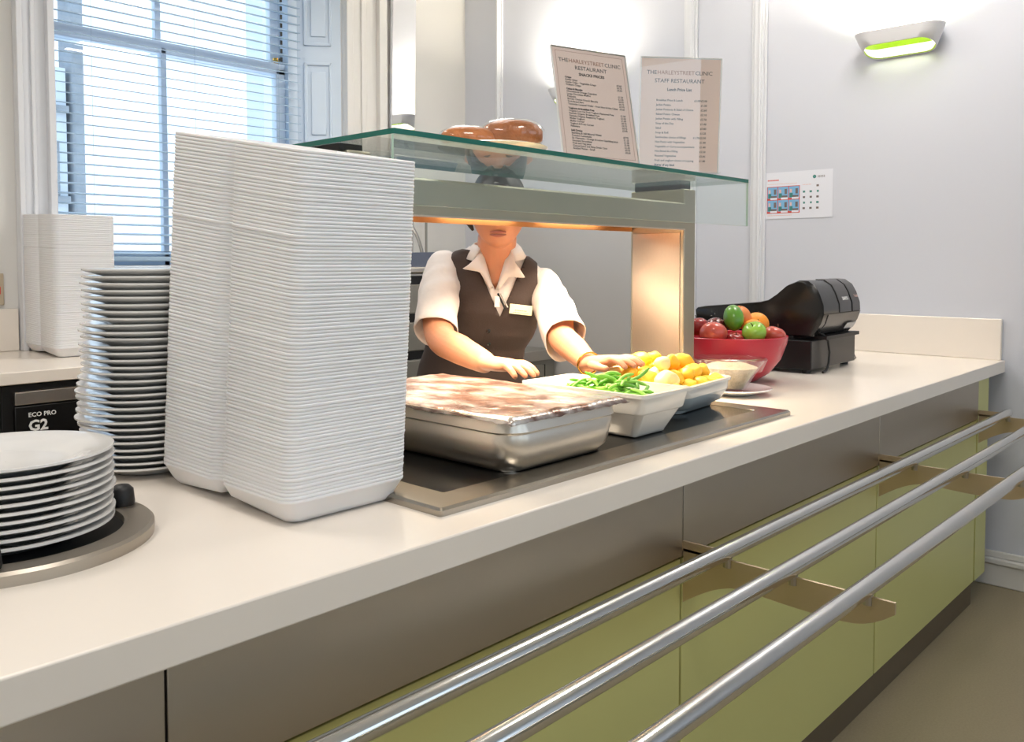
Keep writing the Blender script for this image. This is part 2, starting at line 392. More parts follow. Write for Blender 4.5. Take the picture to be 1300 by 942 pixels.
# outside: a pale neighbouring house with a stone pier
nb = thing('neighbour_house', 'pale stone house seen through the left side of the window', 'building', (2.0, 7.2, 0))
obj('house_wall', MB().box(-0.9, 0.62, 0, 3.0, -1, 2.80), M['render'], nb)
obj('stone_pier', MB().box(0.655, 0.745, -0.05, 0.25, -1, 5.0), M['stone'], nb, bevel=0.02)
s = MB()
for zc in (1.05, 1.75, 2.45): s.box(0.30, 0.62, -0.06, 0.01, zc, zc+0.05)
obj('stone_ledge', s, M['stone'], nb)
for zc in (1.10, 1.80): obj('house_window', MB().box(0.36, 0.56, -0.02, 0.01, zc, zc+0.42), M['stone'], nb, bevel=0.01)
nb2 = thing('neighbour_wing', 'pale rendered side wing at the right of the window view', 'building', (4.36, 7.2, 0))
obj('wing_wall', MB().box(0.0, 0.5, 0, 0.3, -1, 6), M['render'], nb2)
obj('wing_cornice', MB().box(-0.04, 0.5, -0.05, 0.2, 5.6, 5.8), M['render'], nb2, bevel=0.01)

# narrow mirror strip on the pier beside the window
mr = thing('mirror_strip', 'narrow upright mirror strip on the wall right of the window, reflecting a lamp', 'mirror', (3.245, YW-0.034, 1.0), math.radians(-4.8)); mr.rotation_euler = (0.026, 0, math.radians(-4.8))
obj('mirror_backing', MB().box(-0.083, 0.083, 0.0, 0.018, 0, 2.05), M['gloss'], mr, bevel=0.002)
o = obj('mirror_face', MB().box(-0.080, 0.080, -0.004, 0.0, 0.01, 2.04), M['mirror'], mr)

# wall lamps
def wall_lamp(y, label):
    t = thing('wall_lamp', label, 'wall lamp', (XW, y, 2.15), 0, None)
    def stad(hw, r, z, dx):
        pts = []
        for k in range(13):
            q = -PI/2 + PI*k/12; pts.append((-(dx) + r*math.sin(q), hw + r*math.cos(q), z))
        for k in range(13):
            q = PI/2 + PI*k/12; pts.append((-(dx) + r*math.sin(q), -hw + r*math.cos(q), z))
        return pts
    def slant(ring, k):      # the lower mouth slopes up towards the front
        return [(x, y, z + k*((-x)/0.13*0.047 - 0.006)) for x, y, z in ring]
    b0 = lambda i: slant(stad(0.086, 0.058-i, 0.0, 0.066), 1)
    b1 = lambda i: slant(stad(0.100, 0.062-i, 0.045, 0.068), 0.45)
    t0 = lambda i: stad(0.112, 0.066-i, 0.094, 0.070)
    obj('outer_shell', MB().rings([b0(0.004), b0(0), b1(0), t0(0), t0(0.005)], True, False, False), M['lampw'], t, smooth=50)
    obj('inner_shell', MB().rings([t0(0.005), b1(0.005), b0(0.004)], True, False, False), M['lime'], t, smooth=50)
    d = MB(); R = []
    for zq, hw, r_ in ((0.0, 0.084, 0.051), (0.022, 0.092, 0.053), (0.040, 0.097, 0.055)):
        ring = []
        for k in range(31):
            q = -0.5 + (PI+1.0)*k/30
            cyy = hw if q < PI/2 else -hw
            x = -0.067 + r_*math.sin(q)
            ring.append((x, cyy + r_*math.cos(q), zq + ((-x)/0.13*0.047 - 0.004)*(1-zq/0.06)))
        R.append(ring)
    d.rings(R, False, False, False)
    obj('diffuser', d, M['limelit'], t)
    obj('wall_bracket', MB().box(-0.006, 0.0, -0.05, 0.05, 0.03, 0.085), M['lampw'], t)
    area_light('lamp_up_light', (-0.075, 0, 0.075), (PI, 0, 0), 0.09, 0.22, 12.0, (1.0, 0.91, 0.76), t, math.radians(150))
    area_light('lamp_down_light', (-0.066, 0, 0.035), (0, 0, 0), 0.05, 0.18, 0.10, (1.0, 0.90, 0.70), t)
    return t
wall_lamp(1.285, 'white oval wall lamp with lime green lining, above the cash register end of the counter')
wall_lamp(2.99, 'oval wall lamp mostly hidden behind the upright snack menu')

# unseen ceiling panels, added to brighten the room
cl = None
for i, (x, y) in enumerate(ADDED_LAMPS):
    if cl is None:
        cl = thing('added_ceiling_panel', 'added square fill panel, unseen overhead', 'ceiling light', (x, y, CEIL), 0, 'added fill panels overhead')
        obj('housing', MB().box(-0.32, 0.32, -0.32, 0.32, -0.05, 0), M['lampw'], cl, bevel=0.005)
        obj('diffuser', MB().box(-0.29, 0.29, -0.29, 0.29, -0.056, -0.05), M['ceildif'], cl)
    else: dup(cl, (x, y, CEIL))

# ------------------------------------------------------------------ serving counter
CF = 0.88; CB = 1.68; CT = 0.90
wt = obj('worktop', MB().box(-0.9, XW-0.002, CF, CB, 0.852, CT), M['top'], bevel=0.003)
tag(wt, 'long cream white solid worktop of the serving counter', 'worktop')
us = obj('upstand', MB().box(XW-0.024, XW-0.001, CF+0.012, CB, CT, 1.062), M['top'], bevel=0.003)
tag(us, 'low white upstand against the far wall at the end of the worktop', 'upstand')
PF = 0.90
mods = [(-0.63, 0.417), (0.417, 1.467), (1.467, 2.518), (2.518, 3.518)]
labs = ['counter cabinet nearest the camera end of the serving counter', 'lime green counter cabinet below the box stack, second from the camera end',
        'lime green counter cabinet in the middle, below the hot plate end', 'lime green counter cabinet furthest along, below the cash register']
for (x0, x1), lb in zip(mods, labs):
    t = thing('counter_cabinet', lb, 'cabinet', (x0, PF, 0), 0, None)
    W = x1-x0
    obj('cabinet_body', MB().box(0.002, W-0.002, 0.022, CB-PF-0.06, 0.09, 0.85), M['cab'], t)
    obj('steel_fascia', MB().box(0.0015, W-0.0015, 0.0, 0.02, 0.703, 0.8505), M['fascia'], t, bevel=0.0012)
    obj('panel', MB().box(0.004, W-0.004, 0.004, 0.02, 0.088, 0.698), M['green'], t, bevel=0.001)
    obj('seam_strip', MB().box(0.0, 0.004, 0.012, 0.0215, 0.088, 0.70), M['seam'], t)
    obj('plinth', MB().box(0.0, W, 0.012, 0.04, 0.0, 0.087), M['plinth'], t)
fl = obj('filler_panel', MB().box(3.524, 3.66, PF+0.002, PF+0.03, 0.088, 0.851), M['green'], bevel=0.001)
tag(fl, 'narrow lime green end panel between the last cabinet and the far wall', 'panel')

# tray rail
tr = thing('tray_rail', 'three polished steel tray slide tubes on brackets along the counter front', 'tray rail', (1.467, PF, 0))
for y in (0.802, 0.672, 0.539):
    mb = MB().tube([(-2.1, y-PF, 0.7365), (2.05, y-PF, 0.7365)], 0.0155, 20)
    obj('rail', mb, M['rail'], tr, smooth=40)
for x in (-1.05, 0.0, 1.051, 2.056):
    n = 24; up = []; lo = []
    for k in range(n+1):
        u = k/n; y = -0.002 - 0.405*u
        lowz = 0.612 + 0.058*math.sin(min(1, u/0.33)*PI/2) - (0.0 if u < 0.33 else 0.006*math.sin((u-0.33)/0.67*PI)) + (0.0 if u < 0.8 else 0.03*((u-0.8)/0.2)**2)
        up.append((y, 0.720)); lo.append((y, lowz))
    mb = MB().prism(up + lo[::-1], 'X', x-0.0030, x+0.0030)
    mb.box(x-0.003, x+0.003, -0.10, 0.0, 0.715, 0.735)
    obj('bracket', mb, M['bracket'], tr)
    for y in (0.802, 0.672, 0.539):
        obj('saddle', MB().tube([(x, y-PF, 0.705), (x, y-PF, 0.7225)], 0.009, 12), M['fascia'], tr)

# ------------------------------------------------------------------ hot plate
HX0, HX1, HY0, HY1 = 0.870, 2.062, 0.955, 1.575
hp = thing('hot_plate', 'black ceramic hot plate with a steel trim let into the worktop', 'hot plate', (HX0, HY0, CT))
W = HX1-HX0; D = HY1-HY0
R = [rrect(0, W, 0, D, 0.006, 3, 0.0), rrect(0, W, 0, D, 0.006, 3, 0.009), rrect(0.004, W-0.004, 0.004, D-0.004, 0.004, 3, 0.013), rrect(0.066, W-0.062, 0.066, D-0.05, 0.004, 3, 0.013), rrect(0.067, W-0.063, 0.067, D-0.051, 0.004, 3, 0.0115)]
obj('trim_frame', MB().rings(R, True, False, False), M['frame'], hp, smooth=30)
obj('ceramic_surface', MB().box(0.062, W-0.060, 0.062, D-0.048, 0.001, 0.0125), M['hob'], hp)

# ------------------------------------------------------------------ heated gantry
gt = thing('heated_gantry', 'stainless heated gantry with a green edged glass shelf over the hot plate', 'gantry', (1.0, 1.2, CT))
GY = 1.20; gx0, gx1 = 0.985, 2.292; GZ = 1.513
def gl(mb): mb.v = [(x-1.0, y-GY, z-CT) for x, y, z in mb.v]; return mb
# end posts: thin slabs standing on the counter
for (x0, x1, nm) in ((2.200, 2.262, 0), (0.905, 0.965, 1)):
    if nm == 1: x0, x1 = 1.0, 1.055
    b = MB().box(x0, x1, 1.355, 1.545, 0.9005 if nm == 0 else 0.9145, 1.500)
    p = obj('post', gl(b), M['gantry'], gt, bevel=0.004)
    b = MB()
    if nm == 0: b.box(x0-0.003, x0, 1.368, 1.535, 0.93, 1.372)
    else: b.box(x1, x1+0.003, 1.368, 1.535, 0.93, 1.372)
    obj('heat_panel', gl(b), M['warmsteel'], p, bevel=0.001)
    b = MB().box(x0-0.02, x1+0.02, 1.34, 1.56, 0.9005, 0.906) if nm == 0 else MB().box(x0-0.02, x1+0.02, 1.40, 1.56, 0.9005, 0.906)
# light housing
b = MB(); b.prism([(1.35, 1.382), (1.35, 1.454), (1.365, 1.460), (1.545, 1.460), (1.545, 1.379), (1.541, 1.379), (1.541, 1.420), (1.354, 1.420), (1.354, 1.382)], 'X', 1.057, 2.198)
lb_ = obj('lamp_housing', gl(b), M['gantry'], gt)
b = MB(); b.box(1.06, 2.195, 1.536, 1.5405, 1.3785, 1.4195); b.box(1.06, 2.195, 1.356, 1.5355, 1.416, 1.4195)
obj('reflector', gl(b), M['copper'], gt)
b = MB(); b.box(1.06, 2.195, 1.349, 1.3555, 1.379, 1.3825)
obj('housing_trim', gl(b), M['warmsteel'], gt)
for k, x in enumerate((1.10, 1.48, 1.86)):
    b = MB().tube([(x, 1.45, 1.401), (x+0.26, 1.45, 1.401)], 0.0045, 10)
    obj('quartz_lamp', gl(b), M['quartz'], gt)
    area_light('gantry_light', (x+0.13-1.0, 1.45-GY, 1.394-CT), (0, 0, 0), 0.28, 0.06, 4.6, (1.0, 0.82, 0.60), gt, math.radians(122))
# glass shelf and front pane
b = MB(); b.box(gx0, gx1, GY, 1.60, GZ, GZ+0.010, mis=[0, 0, 1, 1, 1, 1])
obj('glass_shelf', gl(b), [M['glass'], M['gedge']], gt)
b = MB(); b.box(gx0, gx1, GY+0.001, GY+0.007, 1.389, GZ-0.0005, mis=[1, 1, 0, 0, 1, 1])
obj('front_pane', gl(b), [M['glass'], M['gedge2'] if 'gedge2' in M else mat('pale_glass_edge', (176, 206, 190), 0.2)], gt)
for x in (0.99, 2.2):
    b = MB().box(x, x+0.055, 1.37, 1.53, 1.500, GZ); obj('shelf_pad', gl(b), M['blackr'], gt)

# ------------------------------------------------------------------ steel pan and lid
pan = thing('steel_pan', 'deep rectangular stainless pan on the hot plate beside the box stack', 'pan', (1.24, 1.27, 0.913))
mb = vessel((-0.166, 0.166, -0.268, 0.268), (-0.147, 0.147, -0.249, 0.249), 0.0, 0.099, 0.045, 0.050, 0.002, 0.006, mid=[(0.16, 0.0055), (0.30, 0.0070), (0.66, 0.0045), (0.69, 0.0020), (0.72, 0.0018), (0.75, 0.0055)], n=8)
obj('pan_body', mb, M['panwall'], pan, smooth=45)
M['foil'] = mat('crumpled_foil', (226, 216, 206), 0.24, 0.75, var=0.20, scale=11, bump=0.35, bscale=30, stretch=(1.6, 1, 1))
_ft = M['foil'].node_tree
for _n in _ft.nodes:
    if _n.type == 'MIX': _mx = _n
    if _n.type == 'TEX_NOISE' and abs(_n.inputs['Scale'].default_value - 11) < 0.1: _nz = _n
_cr = _ft.nodes.new('ShaderNodeValToRGB'); _cr.color_ramp.elements[0].position = 0.42; _cr.color_ramp.elements[1].position = 0.62
_mx.inputs['A'].default_value = (*lin((138, 108, 96)), 1); _mx.inputs['B'].default_value = (*lin((236, 228, 220)), 1)  # pale patches paint lamp highlights into the colour, brown ones the food below
_ft.links.new(_nz.outputs[0], _cr.inputs[0]); _ft.links.new(_cr.outputs[0], _mx.inputs['Factor'])
def foil_lid():
    mb = MB(); nx, ny = 46, 70; V = []
    X0, X1, Y0, Y1 = -0.170, 0.178, -0.275, 0.276
    for j in range(ny+1):
        for i in range(nx+1):
            x = X0 + (X1-X0)*i/nx; y = Y0 + (Y1-Y0)*j/ny
            e = min(i, nx-i, j, ny-j)
            z = 0.004 + 0.0028*noise.noise(Vector((x*14, y*9, 0.3))) + 0.0012*noise.noise(Vector((x*45, y*30, 2)))
            if e == 0: z = -0.007 + 0.003*noise.noise(Vector((x*60, y*60, 5)))
            if e == 1: z = 0.001
            if e == 0:
                x += 0.004*noise.noise(Vector((y*40, x*40, 1)))
            V.append((x, y, max(z, -0.019)))
    F = [(j*(nx+1)+i, j*(nx+1)+i+1, (j+1)*(nx+1)+i+1, (j+1)*(nx+1)+i) for j in range(ny) for i in range(nx)]
    mb.add(V, F); return mb
fo = obj('foil_cover', foil_lid(), M['foil'], None, smooth=60, loc=(1.24, 1.27, 1.0135))
sm = fo.modifiers.new('solid', 'SOLIDIFY'); sm.thickness = 0.0006
tag(fo, 'crinkled foil and film cover stretched over the deep steel pan', 'foil cover')

# ceramic dishes
c1 = thing('ceramic_dish', 'white square cornered ceramic dish holding the green beans', 'dish', (1.56, 1.165, 0.9135))
mb = vessel((-0.095, 0.095, -0.172, 0.172), (-0.062, 0.062, -0.128, 0.128), 0.0, 0.098, 0.014, 0.016, 0.006, 0.008, floor_z=0.02, mid=[(0.54, 0.001), (0.56, 0.006), (0.60, 0.0065)], n=5)
obj('dish_body', mb, M['ceramic'], c1, smooth=40)
c2 = thing('ceramic_dish', 'rounded cream and grey-blue ceramic dish heaped with potatoes', 'dish', (1.895, 1.245, 0.9135), math.radians(6))
mb = vessel((-0.165, 0.165, -0.150, 0.150), (-0.108, 0.108, -0.118, 0.118), 0.0, 0.072, 0.05, 0.04, 0.006, 0.007, floor_z=0.02, mid=[(0.25, 0.010), (0.62, 0.010)], n=8)
for i, f_ in enumerate(mb.f):
    zs = sum(mb.v[k][2] for k in f_)/len(f_)
    if zs < 0.048 and i < len(mb.f)*0.55: mb.m[i] = 1
obj('dish_body', mb, [M['ceramic'], M['bluecer']], c2, smooth=40)

# potatoes
def potato_mesh(seed, mt, s=1.0):
    random.seed(seed); mb = MB(); n = 14; R = []
    off = Vector((seed*3.1, seed*1.7, 0))
    for i in range(1, 10):
        th_ = PI*i/10; ring = []
        for j in range(n):
            ph = 2*PI*j/n; d = Vector((math.sin(th_)*math.cos(ph), math.sin(th_)*math.sin(ph), math.cos(th_)))
            k = 1 + 0.28*noise.noise(d*1.3 + off); ring.append((d.x*0.031*k*s, d.y*0.024*k*s, d.z*0.021*k*s))
        R.append(ring)
    mb.rings(R); return mb.mesh('roast_potato', mt, 60)
pm = [potato_mesh(k, M['potato'] if k < 4 else M['potato_lit'], 1.0 if k % 2 else 0.85) for k in range(6)]
random.seed(11); pot = []
cx, cy = 1.895, 1.245; ca, sa = math.cos(math.radians(6)), math.sin(math.radians(6))
layers = [(0.968, 0.122, 0.108, 6, 5), (0.998, 0.100, 0.080, 5, 4), (1.026, 0.062, 0.045, 3, 2)]
cnt = 0
for z, hx, hy, nx, ny in layers:
    for i in range(nx):
        for j in range(ny):
            u = -hx + 2*hx*(i/(nx-1)) + random.uniform(-0.006, 0.006); v = -hy + 2*hy*(j/(ny-1)) + random.uniform(-0.006, 0.006)
            x = cx + u*ca - v*sa; y = cy + u*sa + v*ca
            pale = (u < -0.03 and random.random() < 0.55)
            me = random.choice(pm[4:] if pale else pm[:4])
            o = bpy.data.objects.new('roast_potato', me); C.objects.link(o)
            o.location = (x, y, z + random.uniform(-0.004, 0.006)); o.rotation_euler = (random.uniform(-0.4, 0.4), random.uniform(-0.4, 0.4), random.uniform(0, 6.28))
            pot.append((o, z, i, j, pale))
for o, z, i, j, pale in pot:
    where = 'top layer' if z > 1.01 else ('middle layer' if z > 0.98 else 'bottom layer')
    tag(o, '%s potato, %s of the heap, %s from left, %s row back' % ('lamp-bright painted' if pale else 'golden', where, ordinal(i+1), ordinal(j+1)), 'potato', 'potatoes in the rounded dish')

# green beans
def bean_mesh(seed, mt, L=0.055):
    random.seed(seed); pts = []; rs = []; b1 = random.uniform(-0.004, 0.004); b2 = random.uniform(-0.004, 0.006)
    for k in range(7):
        t = k/6; pts.append(((t-0.5)*L, b1*math.sin(PI*t), b2*math.sin(PI*t))); rs.append(0.0042*(0.45 if k in (0, 6) else 1))
    return MB().tube(pts, rs, 7).mesh('green_bean', mt, 60)
bms = [bean_mesh(k, M['bean'] if k % 3 else M['bean2'], 0.045+0.005*(k % 4)) for k in range(8)]
random.seed(5)
for k in range(190):
    r = math.sqrt(random.random()); q = random.uniform(0, 2*PI)
    u = r*math.cos(q)*0.048; v = r*math.sin(q)*0.120
    zz = 0.968 + random.random()*0.066*(1-r*r*0.6)
    o = bpy.data.objects.new('green_bean', random.choice(bms)); C.objects.link(o)
    o.location = (1.562+u, 1.150+v, zz); o.rotation_euler = (random.uniform(-0.3, 0.3), random.uniform(-0.35, 0.35), random.uniform(0, 6.28))
    tag(o, 'cut green bean in the loose pile filling the white square cornered dish', 'green bean', 'green beans in the white dish')
o = bpy.data.objects.new('green_bean', bean_mesh(31, M['bean2'], 0.06)); C.objects.link(o); o.location = (1.60, 1.10, 1.034); o.rotation_euler = (0.2, -0.5, -0.5)
tag(o, 'single dark green bean sticking up at the right of the bean pile', 'green bean')

# saucer + film covered bowl
sc_ = obj('saucer', MB().lathe([(0.001, 0.004), (0.05, 0.002), (0.055, 0.0), (0.06, 0.003), (0.105, 0.016), (0.108, 0.018), (0.105, 0.020), (0.06, 0.008), (0.001, 0.008)], 48), M['china'], None, smooth=40, loc=(2.285, 1.235, CT+0.001))
tag(sc_, 'white saucer under the film covered bowl', 'saucer')
fb = thing('glass_bowl', 'flared clear bowl of grain salad covered with cling film, on a white saucer', 'bowl', (2.275, 1.245, CT+0.010))
obj('bowl_wall', MB().lathe([(0.001, 0.001), (0.042, 0.0), (0.046, 0.004), (0.070, 0.045), (0.102, 0.092), (0.104, 0.094), (0.100, 0.093), (0.066, 0.046), (0.042, 0.008), (0.001, 0.006)], 48), M['acrylic'], fb, smooth=40)
obj('salad', MB().lathe([(0.001, 0.010), (0.040, 0.010), (0.063, 0.046), (0.080, 0.070), (0.05, 0.080), (0.001, 0.083)], 40), M['grain'], fb, smooth=60)
mb = MB(); R = []
for i, (r, z) in enumerate([(0.002, 0.088), (0.03, 0.0885), (0.06, 0.090), (0.09, 0.0945), (0.104, 0.097), (0.107, 0.094), (0.100, 0.075), (0.092, 0.06)]):
    ring = []
    for j in range(72):
        q = 2*PI*j/72; k = 1 + (0.03*noise.noise(Vector((math.cos(q)*6, math.sin(q)*6, i*0.8))) if i > 3 else 0)
        ring.append((r*k*math.cos(q), r*k*math.sin(q), z + 0.003*noise.noise(Vector((math.cos(q)*9, math.sin(q)*9, i)))))
    R.append(ring)
mb.rings(R, True, False, False); obj('cling_film', mb, M['film'], fb, smooth=60)

# red fruit bowl with fruit
RBX, RBY = 2.530, 1.385
rb = obj('fruit_bowl', MB().lathe([(0.001, 0.006), (0.055, 0.003), (0.065, 0.0), (0.085, 0.004), (0.125, 0.030), (0.160, 0.075), (0.178, 0.125), (0.182, 0.148), (0.180, 0.150), (0.176, 0.148), (0.172, 0.125), (0.154, 0.078), (0.12, 0.036), (0.08, 0.012), (0.001, 0.010)], 72), M['red'], None, smooth=50, loc=(RBX, RBY, CT+0.001))
tag(rb, 'large red bowl of fruit between the gantry post and the cash register', 'bowl')
def fruit_mesh(kind, mt):
    prof = []
    for k in range(17):
        t = PI*k/16; r = math.sin(t); z = -math.cos(t)
        if kind == 'apple': r *= 1.0 + 0.06*math.cos(t)*-1; z = z*0.86 - (0.16*max(0, 1 - r*2.2) * (1 if z > 0 else -0.6))
        elif kind == 'mango': r *= 0.86; z *= 1.18
        prof.append((max(r, 0.001)*0.037, z*0.037))
    return MB().lathe(prof, 28).mesh(kind, mt, 60)
FM = {
 'red': mat('red_apple_skin', (150, 40, 40), 0.25, var=0.35, scale=14, coat=0.3),
 'pink': mat('pink_red_apple_skin', (196, 84, 70), 0.25, var=0.25, scale=14, coat=0.3),
 'dark': mat('dark_red_plum_skin', (104, 30, 34), 0.25, var=0.25, scale=14, coat=0.3),
 'green': mat('green_apple_skin', (142, 190, 66), 0.25, var=0.12, scale=14, coat=0.3),
 'lime': mat('deep_green_skin', (92, 150, 44), 0.3, var=0.12, scale=14, coat=0.3),
 'orange': mat('orange_peel', (246, 156, 38), 0.4, var=0.06, bump=0.2, bscale=260),
 'peach': mat('peach_orange_skin', (238, 142, 78), 0.5, var=0.22, scale=20)}
fruits = [ # (px-calibrated offsets) dx along right, dy away, z, scale, kind, skin, label
 ('apple', 'red', (2.428, 1.425), 1.062, 0.95, 'dark red apple at the back left of the red fruit bowl'),
 ('apple', 'pink', (2.404, 1.374), 1.048, 1.18, 'large pinkish red apple at the front left of the fruit bowl'),
 ('plum', 'dark', (2.476, 1.410), 1.062, 0.98, 'dark plum-red fruit behind the pinkish apple in the fruit bowl'),
 ('apple', 'red', (2.442, 1.318), 1.030, 0.80, 'small red apple mostly sunk between pink and green apples'),
 ('mango', 'lime', (2.490, 1.360), 1.089, 1.00, 'deep green upright fruit on top of the fruit heap'),
 ('apple', 'green', (2.480, 1.278), 1.050, 1.02, 'light green apple at the front of the fruit bowl'),
 ('peach', 'peach', (2.560, 1.368), 1.092, 1.02, 'peach coloured fruit at the very top of the fruit heap'),
 ('orange', 'orange', (2.545, 1.300), 1.052, 0.95, 'orange half hidden between the green apple and the big orange'),
 ('orange', 'orange', (2.625, 1.340), 1.066, 1.10, 'big bright orange at the right side of the fruit bowl'),
 ('apple', 'pink', (2.560, 1.245), 1.040, 0.98, 'blotchy red apple at the front right rim of the fruit bowl'),
 ('apple', 'red', (2.52, 1.46), 1.045, 1.0, 'red apple at the far side of the fruit bowl'),
]
fp = [[Vector((x, y, z)), 0.0355*s_] for _k, _s, (x, y), z, s_, _l in fruits]
for _ in range(30):
    for i1 in range(len(fp)):
        for i2 in range(i1):
            dv = fp[i1][0]-fp[i2][0]; need = fp[i1][1]+fp[i2][1]
            if dv.length < need:
                sh_v = dv.normalized()*(need-dv.length)*0.25; fp[i1][0] += sh_v; fp[i2][0] -= sh_v
    for q_ in fp:
        rr_ = math.hypot(q_[0].x-RBX, q_[0].y-RBY); lim_ = 0.178-q_[1]
        if rr_ > lim_ and q_[0].z < 1.07:
            q_[0].x = RBX + (q_[0].x-RBX)*lim_/rr_; q_[0].y = RBY + (q_[0].y-RBY)*lim_/rr_
fruits = [(k_, sk_, (p_[0].x, p_[0].y), p_[0].z + 0.014, s_, l_) for (k_, sk_, _p, _z, s_, l_), p_ in zip(fruits, fp)]
stem_m = mat('brown_stem', (84, 60, 36), 0.7)
for kind, skin, (x, y), z, s_, lab in fruits:
    t = thing(kind, lab, kind, (x, y, z)); t.rotation_euler = (random.uniform(-0.5, 0.5), random.uniform(-0.5, 0.5), random.uniform(0, 6)); t.scale = (s_,)*3
    obj('flesh', fruit_mesh(kind, FM[skin]), None, t)
    obj('stem', MB().tube([(0, 0, 0.024), (0.001, 0, 0.034), (0.004, 0.001, 0.040)], [0.0016, 0.0012, 0.0016], 6), stem_m, t)
for (x, y, z) in ((2.47, 1.34, 0.985), (2.58, 1.36, 0.985), (2.53, 1.44, 0.985), (2.53, 1.28, 0.985), (2.42, 1.41, 0.99), (2.62, 1.42, 0.99)):
    o = obj('orange', fruit_mesh('orange', FM['orange']), None); o.location = (x, y, z)
    tag(o, 'orange buried under the other fruit in the red bowl', 'orange', 'buried oranges in the fruit bowl')

# ------------------------------------------------------------------ cash register
dr = thing('cash_box', 'black metal cash box under the till', 'cash box', (2.86, 1.255, CT), math.radians(2))
obj('drawer_body', MB().box(0, 0.42, 0.0, 0.42, 0.013, 0.115), M['blackm'], dr, bevel=0.003)
obj('drawer_front', MB().box(0.012, 0.408, 0.42, 0.428, 0.025, 0.105), M['blackm'], dr, bevel=0.002)
for x, y in ((0.03, 0.03), (0.39, 0.03), (0.03, 0.39), (0.39, 0.39)):
    obj('foot', MB().lathe([(0.001, 0), (0.015, 0), (0.015, 0.014), (0.001, 0.014)], 16, (x, y, 0)), M['blackr'], dr)
cr_ = thing('cash_register', 'black till with a rounded rear hood and a long low keyboard side', 'cash register', (2.875, 1.25, CT+0.116), math.radians(2))
prof = [(0.012, 0.012), (0.0, 0.03), (-0.018, 0.058), (-0.028, 0.090), (-0.026, 0.122), (-0.012, 0.160), (0.002, 0.186), (0.028, 0.204), (0.060, 0.206), (0.100, 0.190), (0.135, 0.160), (0.170, 0.136), (0.205, 0.127), (0.42, 0.106), (0.452, 0.100), (0.462, 0.090), (0.458, 0.060), (0.40, 0.012)]
ex = [(0.0, 0.955, 0.004), (0.006, 1.0, 0.0), (0.35, 1.0, 0.0), (0.356, 0.955, 0.004)]
mb = MB(); R = []
for x, sc2, dz in ex:
    cyy, czz = 0.2, 0.09
    R.append([(x, cyy + (y-cyy)*sc2, czz + (z-czz)*sc2) for y, z in prof])
mb.rings(R); obj('till_body', mb, M['black'], cr_, smooth=35)
mb = MB().box(0.055, 0.375, -0.020, 0.10, 0.0, 0.012); obj('till_base', mb, M['blackr'], cr_)
# rear hood band in satin grey
band = [(-0.030, 0.092), (-0.028, 0.123), (-0.014, 0.162), (0.001, 0.1885), (0.028, 0.2068), (0.060, 0.2085), (0.060, 0.2055), (0.028, 0.2035), (0.003, 0.185), (-0.011, 0.16), (-0.025, 0.122), (-0.027, 0.092)]
mb = MB().prism(band, 'X', 0.150, 0.262); obj('display_cover', mb, M['greyp'], cr_, smooth=35)
mb = MB().prism(band, 'X', 0.276, 0.352); obj('printer_cover', mb, M['greyp'], cr_, smooth=35)
mb = MB().prism([(-0.030, 0.088), (-0.020, 0.058), (-0.002, 0.030), (0.006, 0.020), (0.008, 0.024), (0.0, 0.034), (-0.017, 0.060), (-0.027, 0.088)], 'X', 0.045, 0.352); obj('rear_panel', mb, M['greyp'], cr_, smooth=35)
mb = MB().box(0.005, 0.352, -0.031, -0.029, 0.0885, 0.0905); obj('cover_gap', mb, M['seam'], cr_)
obj('keyboard', MB().box(0.03, 0.33, 0.24, 0.44, 0.104, 0.112, rot=Matrix.Rotation(math.radians(-5.5), 4, 'X') @ Matrix.Translation((0, 0, 0.022))), M['blackm'], cr_, bevel=0.003)
# small lettering plates
mtx = Matrix.Translation((0.205, -0.0230, 0.150)) @ Matrix.Rotation(math.radians(68), 4, 'X')
join_texts('maker_plate_lettering', [('SANYO', 0.017, 0, -0.016, 'CENTER', 0, 0.0006)], [M['wht']], cr_, mtx)
mtx = Matrix.Translation((0.318, -0.0230, 0.150)) @ Matrix.Rotation(math.radians(68), 4, 'X')
join_texts('model_lettering', [('Tactila', 0.014, 0, -0.008, 'CENTER', 0, 0.0)], [M['inkp']], cr_, mtx)
mtx = Matrix.Translation((0.285, -0.0160, 0.040)) @ Matrix.Rotation(math.radians(122), 4, 'X')
mb = MB(); mb.box(-0.045, 0.045, -0.012, 0.012, 0, 0.0015); mb.v = [tuple(mtx @ Vector(v)) for v in mb.v]
obj('rating_label', mb, mat('silver_label', (170, 172, 174), 0.4, 0.3), cr_)
cb = obj('power_cable', MB().tube([(2.935, 1.262, 1.040), (2.935, 1.246, 1.033), (2.962, 1.241, 1.010), (2.975, 1.240, 0.97), (2.968, 1.240, 0.93), (2.945, 1.238, 0.908), (2.91, 1.236, 0.9045)], 0.0042, 8), M['blackr'], None, smooth=60)
tag(cb, 'thick black cable curving down from the till over the drawer box', 'cable')
cb = obj('power_cable', MB().tube([(3.31, 1.34, 0.945), (3.36, 1.35, 0.946), (3.44, 1.35, 0.935), (3.48, 1.35, 0.915), (3.46, 1.335, 0.9035), (3.38, 1.32, 0.9028), (3.30, 1.31, 0.9028)], 0.0022, 8), M['blackr'], None, smooth=60)
tag(cb, 'thin black wire looping out to the right of the cash drawer', 'cable')

